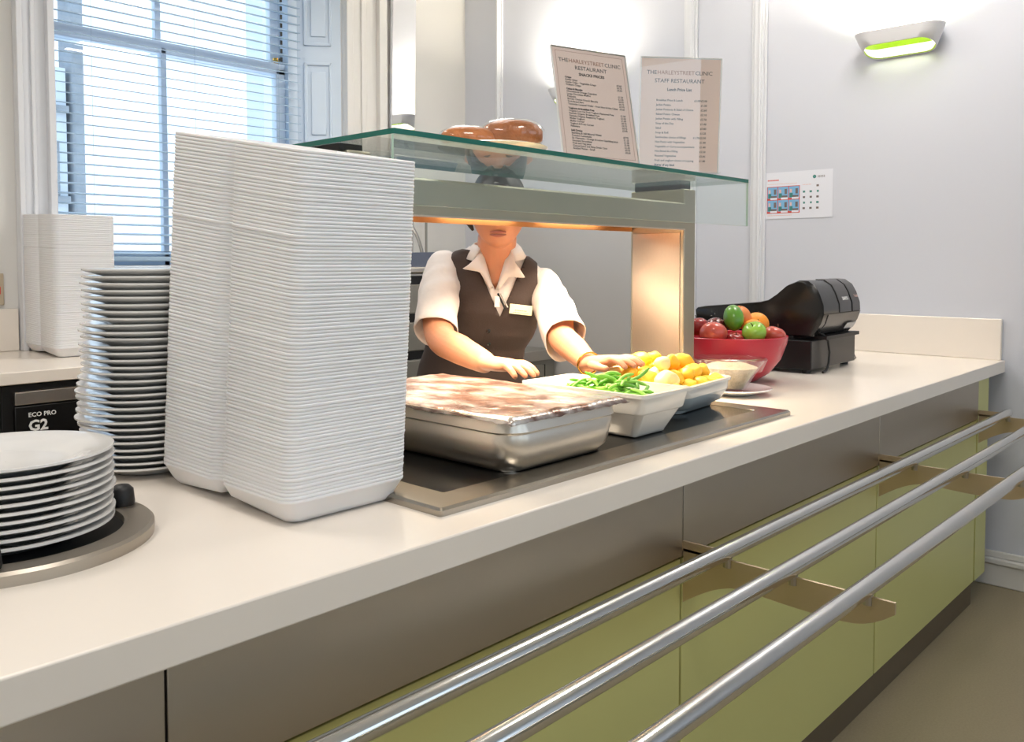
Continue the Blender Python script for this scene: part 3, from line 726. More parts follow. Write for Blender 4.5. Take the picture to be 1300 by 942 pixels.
# ------------------------------------------------------------------ plates
def plate_mesh(R_, h=0.022):
    p = [(0.001, 0.003), (R_*0.52, 0.003), (R_*0.55, 0.0), (R_*0.60, 0.001), (R_*0.70, h*0.42), (R_*0.97, h*0.84), (R_, h*0.92), (R_*1.0, h*1.06), (R_*0.975, h*1.08), (R_*0.72, h*0.70), (R_*0.60, h*0.36), (R_*0.50, h*0.30), (0.001, h*0.29)]
    return MB().lathe(p, 72).mesh('dinner_plate', M['china'], 50)
PCX, PCY = 0.385, 1.300
ds = thing('plate_dispenser', 'round steel plate dispenser ring let into the worktop at the left', 'plate dispenser', (PCX, PCY, CT))
obj('dispenser_ring', MB().lathe([(0.186, 0.0), (0.186, 0.014), (0.182, 0.018), (0.150, 0.018), (0.146, 0.015), (0.146, 0.001)], 80), M['fascia'], ds, smooth=35)
obj('dispenser_well', MB().lathe([(0.146, 0.002), (0.146, 0.006), (0.001, 0.006)], 60), M['blackr'], ds, smooth=35)
for q in (30, 150, 270):
    a_ = math.radians(q-25)
    obj('plate_guide', MB().lathe([(0.001, 0.0), (0.017, 0.0), (0.018, 0.004), (0.016, 0.024), (0.010, 0.030), (0.001, 0.031)], 20, (0.162*math.cos(a_), 0.162*math.sin(a_), 0.018)), M['blackr'], ds, smooth=40)
pmsh = plate_mesh(0.135)
N1 = 10
ordw = ['bottom', 'second from bottom', 'third from bottom', 'fourth from bottom', 'fifth from bottom', 'fifth from top', 'fourth from top', 'third from top', 'second from top', 'top']
random.seed(3)
for k in range(N1):
    o = bpy.data.objects.new('dinner_plate', pmsh); C.objects.link(o)
    o.location = (PCX + random.uniform(-0.002, 0.002), PCY + random.uniform(-0.002, 0.002), CT + 0.0075 + k*0.0110 + 0.000); o.rotation_euler = (0, 0, random.uniform(0, 6))
    tag(o, 'white plate in the short stack on the steel ring, %s' % ordw[k], 'plate', 'plates in the dispenser ring')
TPX, TPY = 0.715, 1.590
N2 = 30
pm2 = plate_mesh(0.116, 0.020); random.seed(8)
wdt = lambda k: 0.0045*math.sin(k*0.5)
for k in range(N2):
    o = bpy.data.objects.new('dinner_plate', pm2); C.objects.link(o)
    j = 0.012*math.exp(-((k-9)/4.0)**2)
    sc3 = 1.0 + 0.04*math.exp(-((k-9)/5.0)**2) - (0.03 if k > 20 else 0)
    o.scale = (sc3, sc3, 1)
    o.location = (TPX + random.uniform(-0.003, 0.003) - j*0.3, TPY + random.uniform(-0.003, 0.003) + j*0.2, CT + 0.001 + k*0.0121); o.rotation_euler = (random.uniform(-0.008, 0.008), random.uniform(-0.008, 0.008), random.uniform(0, 6))
    lab = 'white plate in the tall stack behind the foam boxes, %s' % ('topmost' if k == N2-1 else '%s from the worktop' % ordinal(k+1))
    tag(o, lab, 'plate', 'plates in the tall stack')

# ------------------------------------------------------------------ foam takeaway boxes (opened flat, nested)
def foam_box():
    """opened clamshell: two square wells side by side along Y with a notch at the hinge"""
    LX, LY = 0.228, 0.402; H = 0.040
    def outline(i, z, notch, zoff=None):
        pts = []
        hx, hy = LX/2-i, LY/2-i; r = max(0.024 - i*0.2, 0.012); nd = notch; nw = 0.022
        def arc(cx, cy, a0):
            for k in range(6):
                t = math.radians(a0 + 90*k/5); pts.append((cx + r*math.cos(t), cy + r*math.sin(t), z))
        arc(hx-r, hy-r, 0); arc(-hx+r, hy-r, 90)
        for k in range(7):
            t = k/6; y = nw*(1-2*t); pts.append((-hx + nd*math.sin(PI*t), y, z))
        arc(-hx+r, -hy+r, 180); arc(hx-r, -hy+r, 270)
        for k in range(7):
            t = k/6; y = -nw*(1-2*t); pts.append((hx - nd*math.sin(PI*t), y, z))
        return pts
    def bridge(pts, lift):   # raise the hinge line so that the two wells read separately
        out = []
        for x, y, z in pts:
            k = math.exp(-(y/0.020)**2)
            out.append((x, y, z + (H-0.006 - z)*k*lift))
        return out
    mb = MB()
    R = [bridge(outline(0.028, 0.0, 0.004), 1), bridge(outline(0.020, 0.002, 0.006), 0.9), bridge(outline(0.013, 0.010, 0.008), 0.7), outline(0.0014, H-0.0056, 0.010), outline(0.0004, H-0.0050, 0.010), outline(0.0, H-0.0035, 0.010), outline(0.0, H-0.0012, 0.010), outline(0.0012, H, 0.010), outline(0.006, H, 0.010), bridge(outline(0.017, 0.011, 0.008), 0.7), bridge(outline(0.032, 0.003, 0.004), 1)]
    mb.rings(R, True, False, False)
    # well floors: quads across the outline (split along Y)
    for zi, base in ((0, 0), (len(R)-1, (len(R)-1)*len(R[0]))):
        ring = R[zi]; n = len(ring)
        left = [k for k in range(n) if ring[k][0] < 0]; right = [k for k in range(n) if ring[k][0] >= 0]
        left.sort(key=lambda k: -ring[k][1]); right.sort(key=lambda k: -ring[k][1])
        m = min(len(left), len(right))
        for a1 in range(m-1): mb.f.append((base+left[a1], base+left[a1+1], base+right[a1+1], base+right[a1])); mb.m.append(0)
    return mb.mesh('takeaway_box', M['foam'], 60)
fbm = foam_box()
def box_stack(x, y, z0, rotz, n, pitch, leanx, tilt, where):
    for k in range(n):
        t = k/(n-1)
        o = bpy.data.objects.new('takeaway_box', fbm); C.objects.link(o)
        jx = 0.0008*noise.noise(Vector((k*0.9, 1.2, 0))); jy = 0.0010*noise.noise(Vector((k*0.9, 7.2, 0)))
        if abs(k - int(n*0.76)) < 1: jx -= 0.0015
        sh = 1.0 + random.uniform(-0.002, 0.002)
        if where.startswith('tall') and k == 0: pass
        o.location = (x + leanx*t + jx, y + jy, z0 + k*pitch + tilt*0.0*t); o.rotation_euler = (tilt*t, 0, rotz); o.scale = (sh, sh, 1)
        pos = 'topmost' if k == n-1 else '%s from the worktop' % ordinal(k+1)
        tag(o, 'opened white foam box in the %s, %s' % (where, pos), 'takeaway box', 'foam boxes in the %s' % where)
random.seed(2)
box_stack(0.789, 1.268, CT+0.0005, 0, 96, 0.00568, 0.026, math.radians(9.6), 'tall near stack')

# ------------------------------------------------------------------ back counter under the window
BZ = 0.92
bw = obj('back_worktop', MB().box(-1.2, 2.46, 3.15, YW-0.001, BZ-0.042, BZ), M['top'], bevel=0.003); tag(bw, 'white worktop along the window wall behind the counter', 'worktop')
bu = obj('back_upstand', MB().box(-1.2, 1.22, YW-0.02, YW-0.001, BZ+0.0005, 1.095), M['top'], bevel=0.003); tag(bu, 'low white upstand on the window wall at the far left', 'upstand')
bc = thing('back_cabinet', 'grey cabinet under the back worktop left of the black washer', 'cabinet', (-1.2, 3.2, 0))
obj('cabinet_body', MB().box(0, 2.10, 0.02, 0.70, 0.0, BZ-0.043), M['cab'], bc)
obj('door', MB().box(1.5, 2.095, 0.0, 0.019, 0.1, BZ-0.05), M['cab'], bc, bevel=0.003)
gw = thing('glass_washer', 'black under-counter washer with a steel handle strip and white lettering', 'washer', (0.935, 3.17, 0))
obj('washer_body', MB().box(0, 0.60, 0.02, 0.62, 0.0, 0.872), M['blackm'], gw, bevel=0.003)
obj('control_panel', MB().box(0.035, 0.60, 0.0, 0.02, 0.62, 0.800), M['black'], gw, bevel=0.003)
obj('steel_strip', MB().box(0.035, 0.60, -0.004, 0.02, 0.806, 0.850), M['steel'], gw, bevel=0.002)
obj('door', MB().box(0.035, 0.60, 0.0, 0.02, 0.10, 0.61), M['steel'], gw, bevel=0.003)
join_texts('washer_lettering', [('ECO PRO', 0.021, 0.075, 0.762, 'LEFT', 0, 0.0004), ('G2', 0.050, 0.075, 0.715, 'LEFT', 0, 0.0016)], [M['wht']], gw, Matrix.Translation((0, -0.0012, 0)) @ Matrix.Rotation(PI/2, 4, 'X'))
for k in range(1): pass
b3 = thing('back_cabinet', 'grey cabinet under the back worktop right of the black washer', 'cabinet', (1.54, 3.2, 0))
obj('cabinet_body', MB().box(0, 0.91, 0.02, 0.70, 0.0, BZ-0.043), M['cab'], b3)
obj('door', MB().box(0.005, 0.90, 0.0, 0.019, 0.1, BZ-0.05), M['cab'], b3, bevel=0.003)
random.seed(4)
box_stack(1.335, 3.68, BZ+0.0005, math.radians(-3), 97, 0.00535, 0.0, math.radians(2.0), 'distant stack by the window')
sw = thing('wall_socket', 'beige wall switch plate with a red mark at the far left edge', 'switch', (1.135, YW-0.001, 1.11))
obj('switch_plate', MB().box(-0.07, 0.035, -0.012, 0, 0, 0.13), mat('beige_plate', (190, 174, 150), 0.4), sw, bevel=0.003)
obj('red_mark', MB().box(0.0, 0.022, -0.014, -0.012, 0.045, 0.075), M['inkr'], sw)

# oven unit behind the server
ov = thing('hot_cabinet', 'stainless hot cupboard with an arched glass hood behind the server', 'hot cupboard', (2.50, 3.05, 0))
obj('cabinet_body', MB().box(0, 0.80, 0.02, 0.75, 0.0, 1.235), M['steel'], ov, bevel=0.004)
for k in range(5):
    z0 = 0.35 + k*0.175
    obj('drawer', MB().box(0.01, 0.79, 0.0, 0.02, z0, z0+0.13), M['cab'], ov, bevel=0.003)
    obj('shelf_gap', MB().box(0.01, 0.79, 0.012, 0.022, z0+0.132, z0+0.172), M['blackm'], ov)
obj('top_slab', MB().box(-0.01, 0.81, -0.02, 0.76, 1.236, 1.262), M['steel'], ov, bevel=0.004)
arc = [(0.02, 1.262)] + [(0.40 - 0.38*math.cos(PI*k/24), 1.262 + 0.36*math.sin(PI*k/24)) for k in range(1, 24)] + [(0.78, 1.262)]
obj('hood_glass', MB().prism(arc, 'Y', 0.05, 0.70), M['film'], ov)
for yy in (0.03, 0.06, 0.69):
    obj('hood_hoop', MB().tube([(u, yy, v) for u, v in arc], 0.010, 8), M['rail'], ov, smooth=50)
obj('hood_rail', MB().tube([(0.22, 0.03, 1.262), (0.22, 0.03, 1.57)], 0.006, 8), M['cab'], ov)
obj('hood_base_plate', MB().prism([(0.03, 1.263), (0.10, 1.33), (0.36, 1.335), (0.40, 1.263)], 'Y', 0.0, 0.02), mat('blue_grey_plate', (104, 112, 130), 0.35, 0.4), ov)
obj('control_knob', MB().lathe([(0.001, 0), (0.018, 0), (0.018, 0.02), (0.001, 0.02)], 18), M['blackr'], ov, loc=(0.08, -0.0, 1.20)).rotation_euler = (PI/2, 0, 0)
lc = thing('low_cabinet', 'low grey steel cabinet beside the hot cupboard against the far wall', 'cabinet', (3.31, 3.16, 0))
obj('cabinet_body', MB().box(0, 0.47, 0.02, 0.70, 0.0, 0.79), M['cab'], lc, bevel=0.003)
obj('top_rail', MB().box(0, 0.47, 0.0, 0.02, 0.735, 0.79), M['steel'], lc, bevel=0.003)
obj('door', MB().box(0.01, 0.36, 0.0, 0.019, 0.08, 0.71), M['cab'], lc, bevel=0.003)
obj('door_gap', MB().box(0.36, 0.375, 0.006, 0.022, 0.08, 0.71), M['blackm'], lc)
sp = obj('splash_panel', MB().box(XW-0.006, XW-0.001, 2.36, 3.59, 0.30, 1.52), M['greypanel'], bevel=0.001)
tag(sp, 'grey wall protection panel behind the server on the far wall', 'wall panel')

# ------------------------------------------------------------------ things on the glass shelf
SZ = GZ + 0.0105
def page_matrix(pos, yaw, lean, roll):
    u = Vector((math.cos(yaw), math.sin(yaw), 0)); n = Vector((math.sin(yaw), -math.cos(yaw), 0))
    v = Vector((0, 0, 1))*math.cos(lean) - n*math.sin(lean)
    uu = u*math.cos(roll) - v*math.sin(roll); vv = v*math.cos(roll) + u*math.sin(roll); nn = uu.cross(vv)
    return Matrix(((uu.x, vv.x, nn.x, pos[0]), (uu.y, vv.y, nn.y, pos[1]), (uu.z, vv.z, nn.z, pos[2]), (0, 0, 0, 1)))
def menu(name, label, pos, yaw, lean, roll, W, H, items, border):
    m = page_matrix(pos, yaw, lean, roll)
    t = thing(name, label, 'menu sign'); t.matrix_world = m
    obj('paper', MB().box(0.002, W-0.002, 0.002, H-0.002, -0.0004, 0.0004), M['paper'], t)
    b = MB(); b.box(0, W, 0, H, 0.0008, 0.0028); obj('acrylic_front', b, M['acrylic'], t)
    b = MB(); b.box(0, W, 0, H, -0.0028, -0.0008); b.box(0, W, 0.0, 0.003, -0.02, 0.0028) if lean > 0.05 else b.box(0, W, 0.0, 0.003, -0.03, 0.03)
    obj('acrylic_back', b, M['acrylic'], t)
    e = MB(); e.box(0, W, H, H+0.0015, -0.0028, 0.0028); e.box(-0.0015, 0, 0, H, -0.0028, 0.0028); e.box(W, W+0.0015, 0, H, -0.0028, 0.0028)
    obj('acrylic_edge', e, M['wht'], t)
    if border:
        b = MB(); q = 0.010
        for x0, x1, y0, y1 in ((q, W-q, H-q-0.0008, H-q), (q, W-q, q, q+0.0008), (q, q+0.0008, q, H-q), (W-q-0.0008, W-q, q, H-q)): b.box(x0, x1, y0, y1, 0.0004, 0.0006)
        obj('printed_border', b, M['inkb'], t)
    join_texts('printed_text', items, [M['ink'], M['inkb'], M['inkg']], t, Matrix.Translation((0, 0, 0.0005)))
    return t
def price_rows(rows, x0, x1, y, dy, size):
    it = []
    for r in rows:
        if r is None: y -= dy*0.7; continue
        head, price = r
        it.append((head, size, x0, y, 'LEFT', 0, 0.0001 if price else 0.0003))
        if price: it.append((price, size, x1, y, 'RIGHT', 0, 0.0001))
        y -= dy
    return it
W, H = 0.215, 0.302
def title(y1, y2, y3, second, third):
    sz = 0.0150
    ws = []
    for wd in ('THE', 'HARLEYSTREET', 'CLINIC'):
        me = text_mesh(wd, sz); ws.append(max(v.co.x for v in me.vertices) + 0.0014); bpy.data.meshes.remove(me)
    x = W/2 - sum(ws)/2
    return [('THE', sz, x, y1, 'LEFT', 0, 0.0), ('HARLEYSTREET', sz, x+ws[0], y1, 'LEFT', 1, 0.0), ('CLINIC', sz, x+ws[0]+ws[1], y1, 'LEFT', 0, 0.0),
            (second, sz, W/2, y2, 'CENTER', 0, 0.0), (third, 0.0105, W/2, y3, 'CENTER', 0, 0.0003)]
rows1 = [('Crisps', ''), ('Kettle Chips', '\u00a30.60'), ('Kettle Chips - Vegetable Crisps', '\u00a30.70'), ('Walkers Crisps', '\u00a30.50'), None,
 ('Cakes & Biscuits', ''), ('Chocolate & Orange Cupcakes', '\u00a31.20'), ('Large Chocolate Muffins', '\u00a31.20'), ('Flapjacks', '\u00a30.95'), ('Border Choice Crunch Biscuits', '\u00a30.70'), ('Fruit Bread Bars', '\u00a30.70'), ('Tunnocks Caramel Wafer - Fruit Slice & Nut Cakes', '\u00a30.60'), None,
 ('Yoghurts & Breakfast Pots', ''), ('Organic Low Fat Fruit Yoghurt Flavoured Pots', '\u00a31.00'), ('Rachels Organic Breakfast Pots', '\u00a31.50'), ('Rachels Organic Raspberry Yoghurt', '\u00a31.00'), ('Muller Yoghurt', '\u00a30.70'), ('Muller Corner', '\u00a30.75'), ('Yoghurt & Fruit Corner', '\u00a30.95'), ('Flahavans', '\u00a30.95'), None,
 ('Soft Drinks', ''), ('Sparkling & Still Mineral Water', '\u00a30.75'), ('Cawston Lemonade', '\u00a31.10'), ('St. Clements - Orange & Lemon Sparkling Juice', '\u00a31.20'), ('Innocent Smoothies', '\u00a31.90'), ('Fruit and Veg Juice', '\u00a31.10'), ('Canned Juice and Fizzy Drink Cans', '\u00a30.75'), ('Bottled Water - Small', '\u00a30.60')]
items1 = title(H-0.040, H-0.058, H-0.074, 'RESTAURANT', 'SNACKS PRICES') + price_rows(rows1, 0.030, W-0.022, H-0.084, 0.0068, 0.0068)
rows2 = [('Breakfast Price & Lunch', '\u00a33.00/\u00a35.00'), ('Jacket Potato', '\u00a31.50'), ('Jacket Potatoes & Salad of Choice', '\u00a32.60'), ('Baked Potato Cheese', '\u00a32.10'), ('Jacket Potato with Filling', '\u00a32.70'), ('Soup of the Day', '\u00a31.00'), ('Salad', '\u00a30.80'), ('Soup & Roll', '\u00a31.25'), ('Sandwiches choice of fillings', '\u00a31.70/\u00a32.50'), ('Hot Panini with Vegetables', '\u00a31.90'), ('Vegetable or Curry accompaniment', '\u00a31.40'), ('Hot Bread & a Filling', '\u00a32.50'), ('Roasted Vegetables', '\u00a32.00'), ('Fruit and yoghurt choice of topping', '\u00a31.80'), ('Extras of any kind', '')]
items2 = title(H-0.036, H-0.058, H-0.080, 'STAFF RESTAURANT', 'Lunch Price List') + price_rows(rows2, 0.045, W-0.030, H-0.108, 0.0125, 0.0075)
menu('snack_menu', 'leaning snacks price menu with a thin border, left of the two on the glass shelf', (1.620, 1.335, SZ+0.0125), -0.388, 0.290, 0.03, W, H, items1, True)
menu('lunch_menu', 'upright lunch price list in clear acrylic, right of the two on the glass shelf', (1.975, 1.365, SZ+0.008), -0.78, -0.02, 0.02, W*1.03, H*1.03, items2, False)

BPX, BPY = 1.385, 1.345
bp = obj('bread_plate', MB().lathe([(0.001, 0.002), (0.06, 0.0), (0.066, 0.003), (0.118, 0.012), (0.122, 0.015), (0.118, 0.017), (0.064, 0.008), (0.001, 0.006)], 60), mat('cream_china', (240, 234, 214), 0.15, coat=0.4), None, smooth=50, loc=(BPX, BPY, SZ))
tag(bp, 'cream plate carrying the wrapped loaves on the glass shelf', 'plate')
def loaf(label, loc, rz, L_, w_, h_, mt):
    t = thing('bread_loaf', label, 'bread', loc, rz)
    R = []; 
    for k in range(1, 14):
        u = -math.cos(PI*k/14); e = math.sqrt(max(0, 1-abs(u)**2.0))**0.8; ring = []
        for j in range(24):
            q = 2*PI*j/24; kk = 1 + 0.07*noise.noise(Vector((u*2, math.cos(q)*1.5, math.sin(q)*1.5 + loc[0]*9)))
            z = math.sin(q)*h_/2*e*kk; z = max(z, -h_*0.42*e) + h_*0.42
            ring.append((u*L_/2, math.cos(q)*w_/2*e*kk, z))
        R.append(ring)
    obj('crust', MB().rings(R), mt, t, smooth=60)
    R2 = [[(x*1.06, y*1.08 + 0.001*math.sin(13*x*90), z*1.05+0.0005+0.001*noise.noise(Vector((x*90, y*90, z*90)))) for x, y, z in ring] for ring in R]
    obj('plastic_wrap', MB().rings(R2), M['film'], t, smooth=60)
    return t
loaf('small wrapped bread loaf at the left on the cream plate', (BPX-0.050, BPY+0.025, SZ+0.0115), math.radians(-35), 0.125, 0.075, 0.052, M['bread2'])
loaf('larger wrapped bread loaf on the right of the cream plate', (BPX+0.030, BPY-0.030, SZ+0.0115), math.radians(-50), 0.140, 0.080, 0.072, M['bread'])

# ------------------------------------------------------------------ notice on the far wall
nt_ = thing('wall_notice', 'laminated picture notice taped to the far wall above the till', 'notice', (XW-0.0015, 1.905, 1.487))
# page x runs along -Y, page y is up, normal -X
pg = Matrix(((0, 0, -1, 0), (-1, 0, 0, 0), (0, 1, 0, 0), (0, 0, 0, 1)))
NW, NH = 0.325, 0.215
def flat(boxes, name, mt, parent=nt_, d0=0.0005, d1=0.0012):
    mb = MB()
    for x0, x1, y0, y1 in boxes: mb.box(x0, x1, y0, y1, d0, d1)
    mb.v = [tuple(pg @ Vector(v)) for v in mb.v]; return obj(name, mb, mt, parent)
flat([(0, NW, 0, NH)], 'sheet', M['papw'], d0=0, d1=0.0006)
flat([(0.012, 0.172, 0.025, 0.150)], 'red_frame', M['inkr'], d0=0.0006, d1=0.0009)
cells = [(0.015+0.0525*i, 0.015+0.0525*i+0.049, y0, y0+0.052) for y0 in (0.034, 0.095) for i in range(3)]
flat(cells, 'picture_cells', M['inkblue'], d0=0.0009, d1=0.0011)
fig = []; fig2 = []; fig3 = []; cap = []
for (x0, x1, y0, y1) in cells:
    fig.append((x0+0.003, x0+0.018, y0+0.002, y0+0.022)); fig2.append((x0+0.005, x0+0.014, y0+0.024, y0+0.040)); fig3.append((x1-0.018, x1-0.006, y0+0.018, y0+0.042)); fig3.append((x0+0.016, x1-0.004, y0+0.002, y0+0.012)); cap.append((x0+0.014, x1-0.002, y0-0.006, y0+0.003))
flat(fig, 'printed_shapes_green', M['inkgr'], d0=0.0011, d1=0.0013); flat(fig2, 'face_shapes', M['inkp'], d0=0.0011, d1=0.0013)
flat(fig3, 'printed_shapes_grey', M['inkg'], d0=0.0011, d1=0.0013); flat(cap, 'caption_strips', M['papw'], d0=0.0011, d1=0.0014)
ic = [(0.185+0.032*i+random.uniform(0, 0.004), 0.185+0.032*i+0.012, 0.040+0.025*j, 0.040+0.025*j+0.009) for i in range(3) for j in range(5) if not (j == 4 and i < 2)]
flat(ic[::2], 'icons_dark', M['inkg'], d0=0.0006, d1=0.0008); flat(ic[1::2], 'icons_colour', M['inkgr'], d0=0.0006, d1=0.0008)
flat([(0.015+0.006*k, 0.0195+0.006*k, 0.160, 0.1625) for k in range(24)] + [(0.185+0.007*k, 0.190+0.007*k, 0.150, 0.153) for k in range(6)] + [(0.015+0.006*k, 0.0195+0.006*k, 0.014, 0.017) for k in range(20)], 'small_print', M['inkp'], d0=0.0006, d1=0.0008)
flat([(0.015+0.008*k, 0.021+0.008*k, 0.176, 0.182) for k in range(7)], 'heading_print', M['inkr'], d0=0.0006, d1=0.0008)
flat([(0.255+0.007*k, 0.260+0.007*k, 0.186-0.006*j, 0.189-0.006*j) for k in range(5) for j in range(2)], 'logo_print', M['inkg'], d0=0.0006, d1=0.0008)
mb = MB().lathe([(0.001, 0.0006), (0.008, 0.0006), (0.008, 0.001), (0.001, 0.001)], 20, (0.240, 0.185, 0)); mb.v = [tuple(pg @ Vector(v)) for v in mb.v]; obj('round_logo', mb, M['inkgr'], nt_)

# ------------------------------------------------------------------ the server
# local frame: x = towards her left, -y = the way she faces, z up
def skin_material():
    m = mat('skin', (196, 136, 104), 0.45, var=0.07, scale=9, sss=0.12, bump=0.05, bscale=120)
    return m
M['skin'] = skin_material()
lipm = mat('lips', (172, 100, 84), 0.4); M['eyew'] = mat('eye_white', (230, 226, 220), 0.2); M['iris'] = mat('dark_iris', (50, 34, 26), 0.2)
PX0, PY0 = 1.834, 1.770
pe = thing('person', 'woman in a dark brown waistcoat and white short-sleeved blouse leaning over the hot plate', 'person', (PX0, PY0, 0), math.radians(-47.11))

def sect(cx, cy, z, rx, ry, n=40, p=2.3, roll=0.0):
    ring = []
    for j in range(n):
        q = 2*PI*j/n; c, s2 = math.cos(q), math.sin(q)
        x = rx*math.copysign(abs(c)**(2/p), c); y = ry*math.copysign(abs(s2)**(2/p), s2)
        ring.append((cx+x, cy+y, z + roll*x))
    return ring
TS = [ # z, cx, cy, rx, ry, roll
 (0.80, -0.090, 0.150, 0.165, 0.115, 0), (0.88, -0.088, 0.150, 0.165, 0.115, 0), (0.96, -0.080, 0.135, 0.150, 0.105, 0), (1.02, -0.066, 0.115, 0.142, 0.100, -0.03), (1.08, -0.040, 0.085, 0.145, 0.108, -0.07),
 (1.14, -0.018, 0.062, 0.146, 0.115, -0.10), (1.19, -0.008, 0.046, 0.152, 0.105, -0.13), (1.24, -0.004, 0.034, 0.158, 0.088, -0.15), (1.275, -0.002, 0.026, 0.146, 0.072, -0.15), (1.298, 0.0, 0.016, 0.112, 0.060, -0.14), (1.318, 0.0, 0.000, 0.078, 0.053, -0.10), (1.34, 0.0, -0.012, 0.058, 0.052, -0.04)]
def torso_at(z):
    for a1, b1 in zip(TS, TS[1:]):
        if a1[0] <= z <= b1[0]:
            t = (z-a1[0])/(b1[0]-a1[0]); t2 = t*t*(3-2*t)*0.35 + t*0.65
            return tuple(a1[k]*(1-t2)+b1[k]*t2 for k in range(6))
    return TS[0] if z < TS[0][0] else TS[-1]
def torso_rings(z0, z1, off, n=56, m=60):
    R = []
    for k in range(m+1):
        z = z0 + (z1-z0)*k/m; _, cx, cy, rx, ry, ro = torso_at(z)
        R.append(sect(cx, cy, z, rx+off, ry+off, n, 2.2, ro))
    return R
def limb(mb, pts, rs, n=20, sub=6):
    P = [Vector(p) for p in pts]; out = []; orad = []
    for i in range(len(P)-1):
        p0 = P[max(i-1, 0)]; p1 = P[i]; p2 = P[i+1]; p3 = P[min(i+2, len(P)-1)]
        for k in range(sub):
            t = k/sub; t2 = t*t; t3 = t2*t
            out.append(0.5*((2*p1) + (-p0+p2)*t + (2*p0-5*p1+4*p2-p3)*t2 + (-p0+3*p1-3*p2+p3)*t3)); orad.append(rs[i]*(1-t)+rs[i+1]*t)
    out.append(P[-1]); orad.append(rs[-1])
    a1 = out[0] - (out[1]-out[0]).normalized()*orad[0]*0.6; b1 = out[-1] + (out[-1]-out[-2]).normalized()*orad[-1]*0.6
    mb.tube([a1]+out+[b1], [orad[0]*0.55]+orad+[orad[-1]*0.55], n); return out, orad
body = MB()
body.rings(torso_rings(0.80, 1.34, -0.006))
# neck, head
HC = Vector((0.010, -0.088, 1.437))   # centre of head
limb(body, [(0, 0.0, 1.24), (0.002, -0.020, 1.30), (0.006, -0.050, 1.36)], [0.060, 0.057, 0.056])
def head(mb):
    n, m = 48, 40; R = []
    for i in range(1, m):
        th_ = PI*i/m; ring = []
        for j in range(n):
            ph = 2*PI*j/n
            d = Vector((math.sin(th_)*math.cos(ph), math.sin(th_)*math.sin(ph), -math.cos(th_)))
            x, y, z = d.x*0.079, d.y*0.092, d.z*0.112
            low = max(0, -d.z)
            x *= 1 - 0.16*low**1.8; 
            if d.y < 0:
                y *= 1 - 0.02*low
            else: y *= 1 - 0.55*low**1.3
            f = max(0, -d.y)
            def g(cx_, cz_, sx2, sz2, a2):
                return a2*math.exp(-((x-cx_)/sx2)**2 - ((z-cz_)/sz2)**2) * (1 if d.y < 0 else 0)
            dy = g(0, -0.020, 0.011, 0.022, 0.016) + g(0, -0.034, 0.016, 0.009, 0.008)     # nose
            dy += g(0, -0.098, 0.022, 0.016, 0.010)                                       # chin
            dy += g(0, -0.063, 0.026, 0.012, 0.006) - g(0, -0.064, 0.028, 0.0022, 0.004)    # lips
            dy += g(0.0, 0.018, 0.045, 0.010, 0.005)                                       # brow
            dy -= g(0.030, 0.0, 0.014, 0.010, 0.010) + g(-0.030, 0.0, 0.014, 0.010, 0.010)  # sockets
            dy += g(0.038, -0.030, 0.018, 0.020, 0.005) + g(-0.038, -0.030, 0.018, 0.020, 0.005)  # cheeks
            dy -= g(0, -0.078, 0.020, 0.005, 0.003)
            y -= dy
            ring.append((x, y, z))
        R.append(ring)
    rot = Matrix.Translation(HC) @ Matrix.Rotation(math.radians(7), 4, 'X')
    mb.rings([[tuple(rot @ Vector(p)) for p in r] for r in R])
    for sx3 in (-1, 1):   # ears
        mb.tube([rot @ Vector((sx3*0.076, 0.010, -0.030)), rot @ Vector((sx3*0.085, 0.014, -0.012)), rot @ Vector((sx3*0.088, 0.020, 0.010)), rot @ Vector((sx3*0.078, 0.016, 0.022))], [0.006, 0.009, 0.011, 0.006], 10)
    return rot
HR = head(body)
# arms (right arm = her right, at the left of the photo)
rsh, rel, rwr = (-0.156, 0.012, 1.258), (-0.150, -0.165, 1.080), (-0.016, -0.415, 1.036)
lsh, lel, lwr = (0.144, 0.022, 1.212), (0.186, -0.135, 1.080), (0.247, -0.325, 1.024)
limb(body, [rsh, (-0.165, -0.075, 1.175), rel, (-0.088, -0.290, 1.056), rwr], [0.043, 0.043, 0.042, 0.039, 0.027])
limb(body, [lsh, (0.182, -0.050, 1.145), lel, (0.217, -0.230, 1.050), lwr], [0.040, 0.041, 0.040, 0.037, 0.026])
# hands
def hand(mb, wr, kn, fingers, thumb):
    wr = Vector(wr); kn = Vector(kn); d = (kn-wr).normalized(); side = d.cross(Vector((0, 0, 1))).normalized(); up = side.cross(d)
    R = []
    for t, w2, h2 in ((-0.25, 0.024, 0.020), (0, 0.026, 0.019), (0.3, 0.033, 0.018), (0.7, 0.041, 0.017), (1.0, 0.041, 0.014), (1.12, 0.034, 0.009)):
        c = wr.lerp(kn, t); R.append([tuple(c + side*w2*math.cos(2*PI*j/20) + up*h2*math.sin(2*PI*j/20)) for j in range(20)])
    mb.rings(R)
    for chain in fingers + [thumb]:
        pts = [Vector(wr) + d*a3 + side*b3_ + up*c3 for a3, b3_, c3 in chain]
        r0 = 0.0088 if chain is not thumb else 0.0105
        limb(mb, pts, [r0]*(len(pts)-1) + [r0*0.78], 12, 4)
fr = [[(0.070, s_o, 0.002), (0.098, s_o*1.08, 0.004), (0.098+l1, s_o*1.15, -0.006), (0.098+l1+l2, s_o*1.2, -0.020)] for s_o, l1, l2 in ((-0.030, 0.026, 0.018), (-0.010, 0.034, 0.020), (0.010, 0.030, 0.020), (0.029, 0.022, 0.016))]
thR = [(0.020, -0.018, -0.002), (0.045, -0.046, -0.006), (0.072, -0.056, -0.012), (0.095, -0.056, -0.018)]
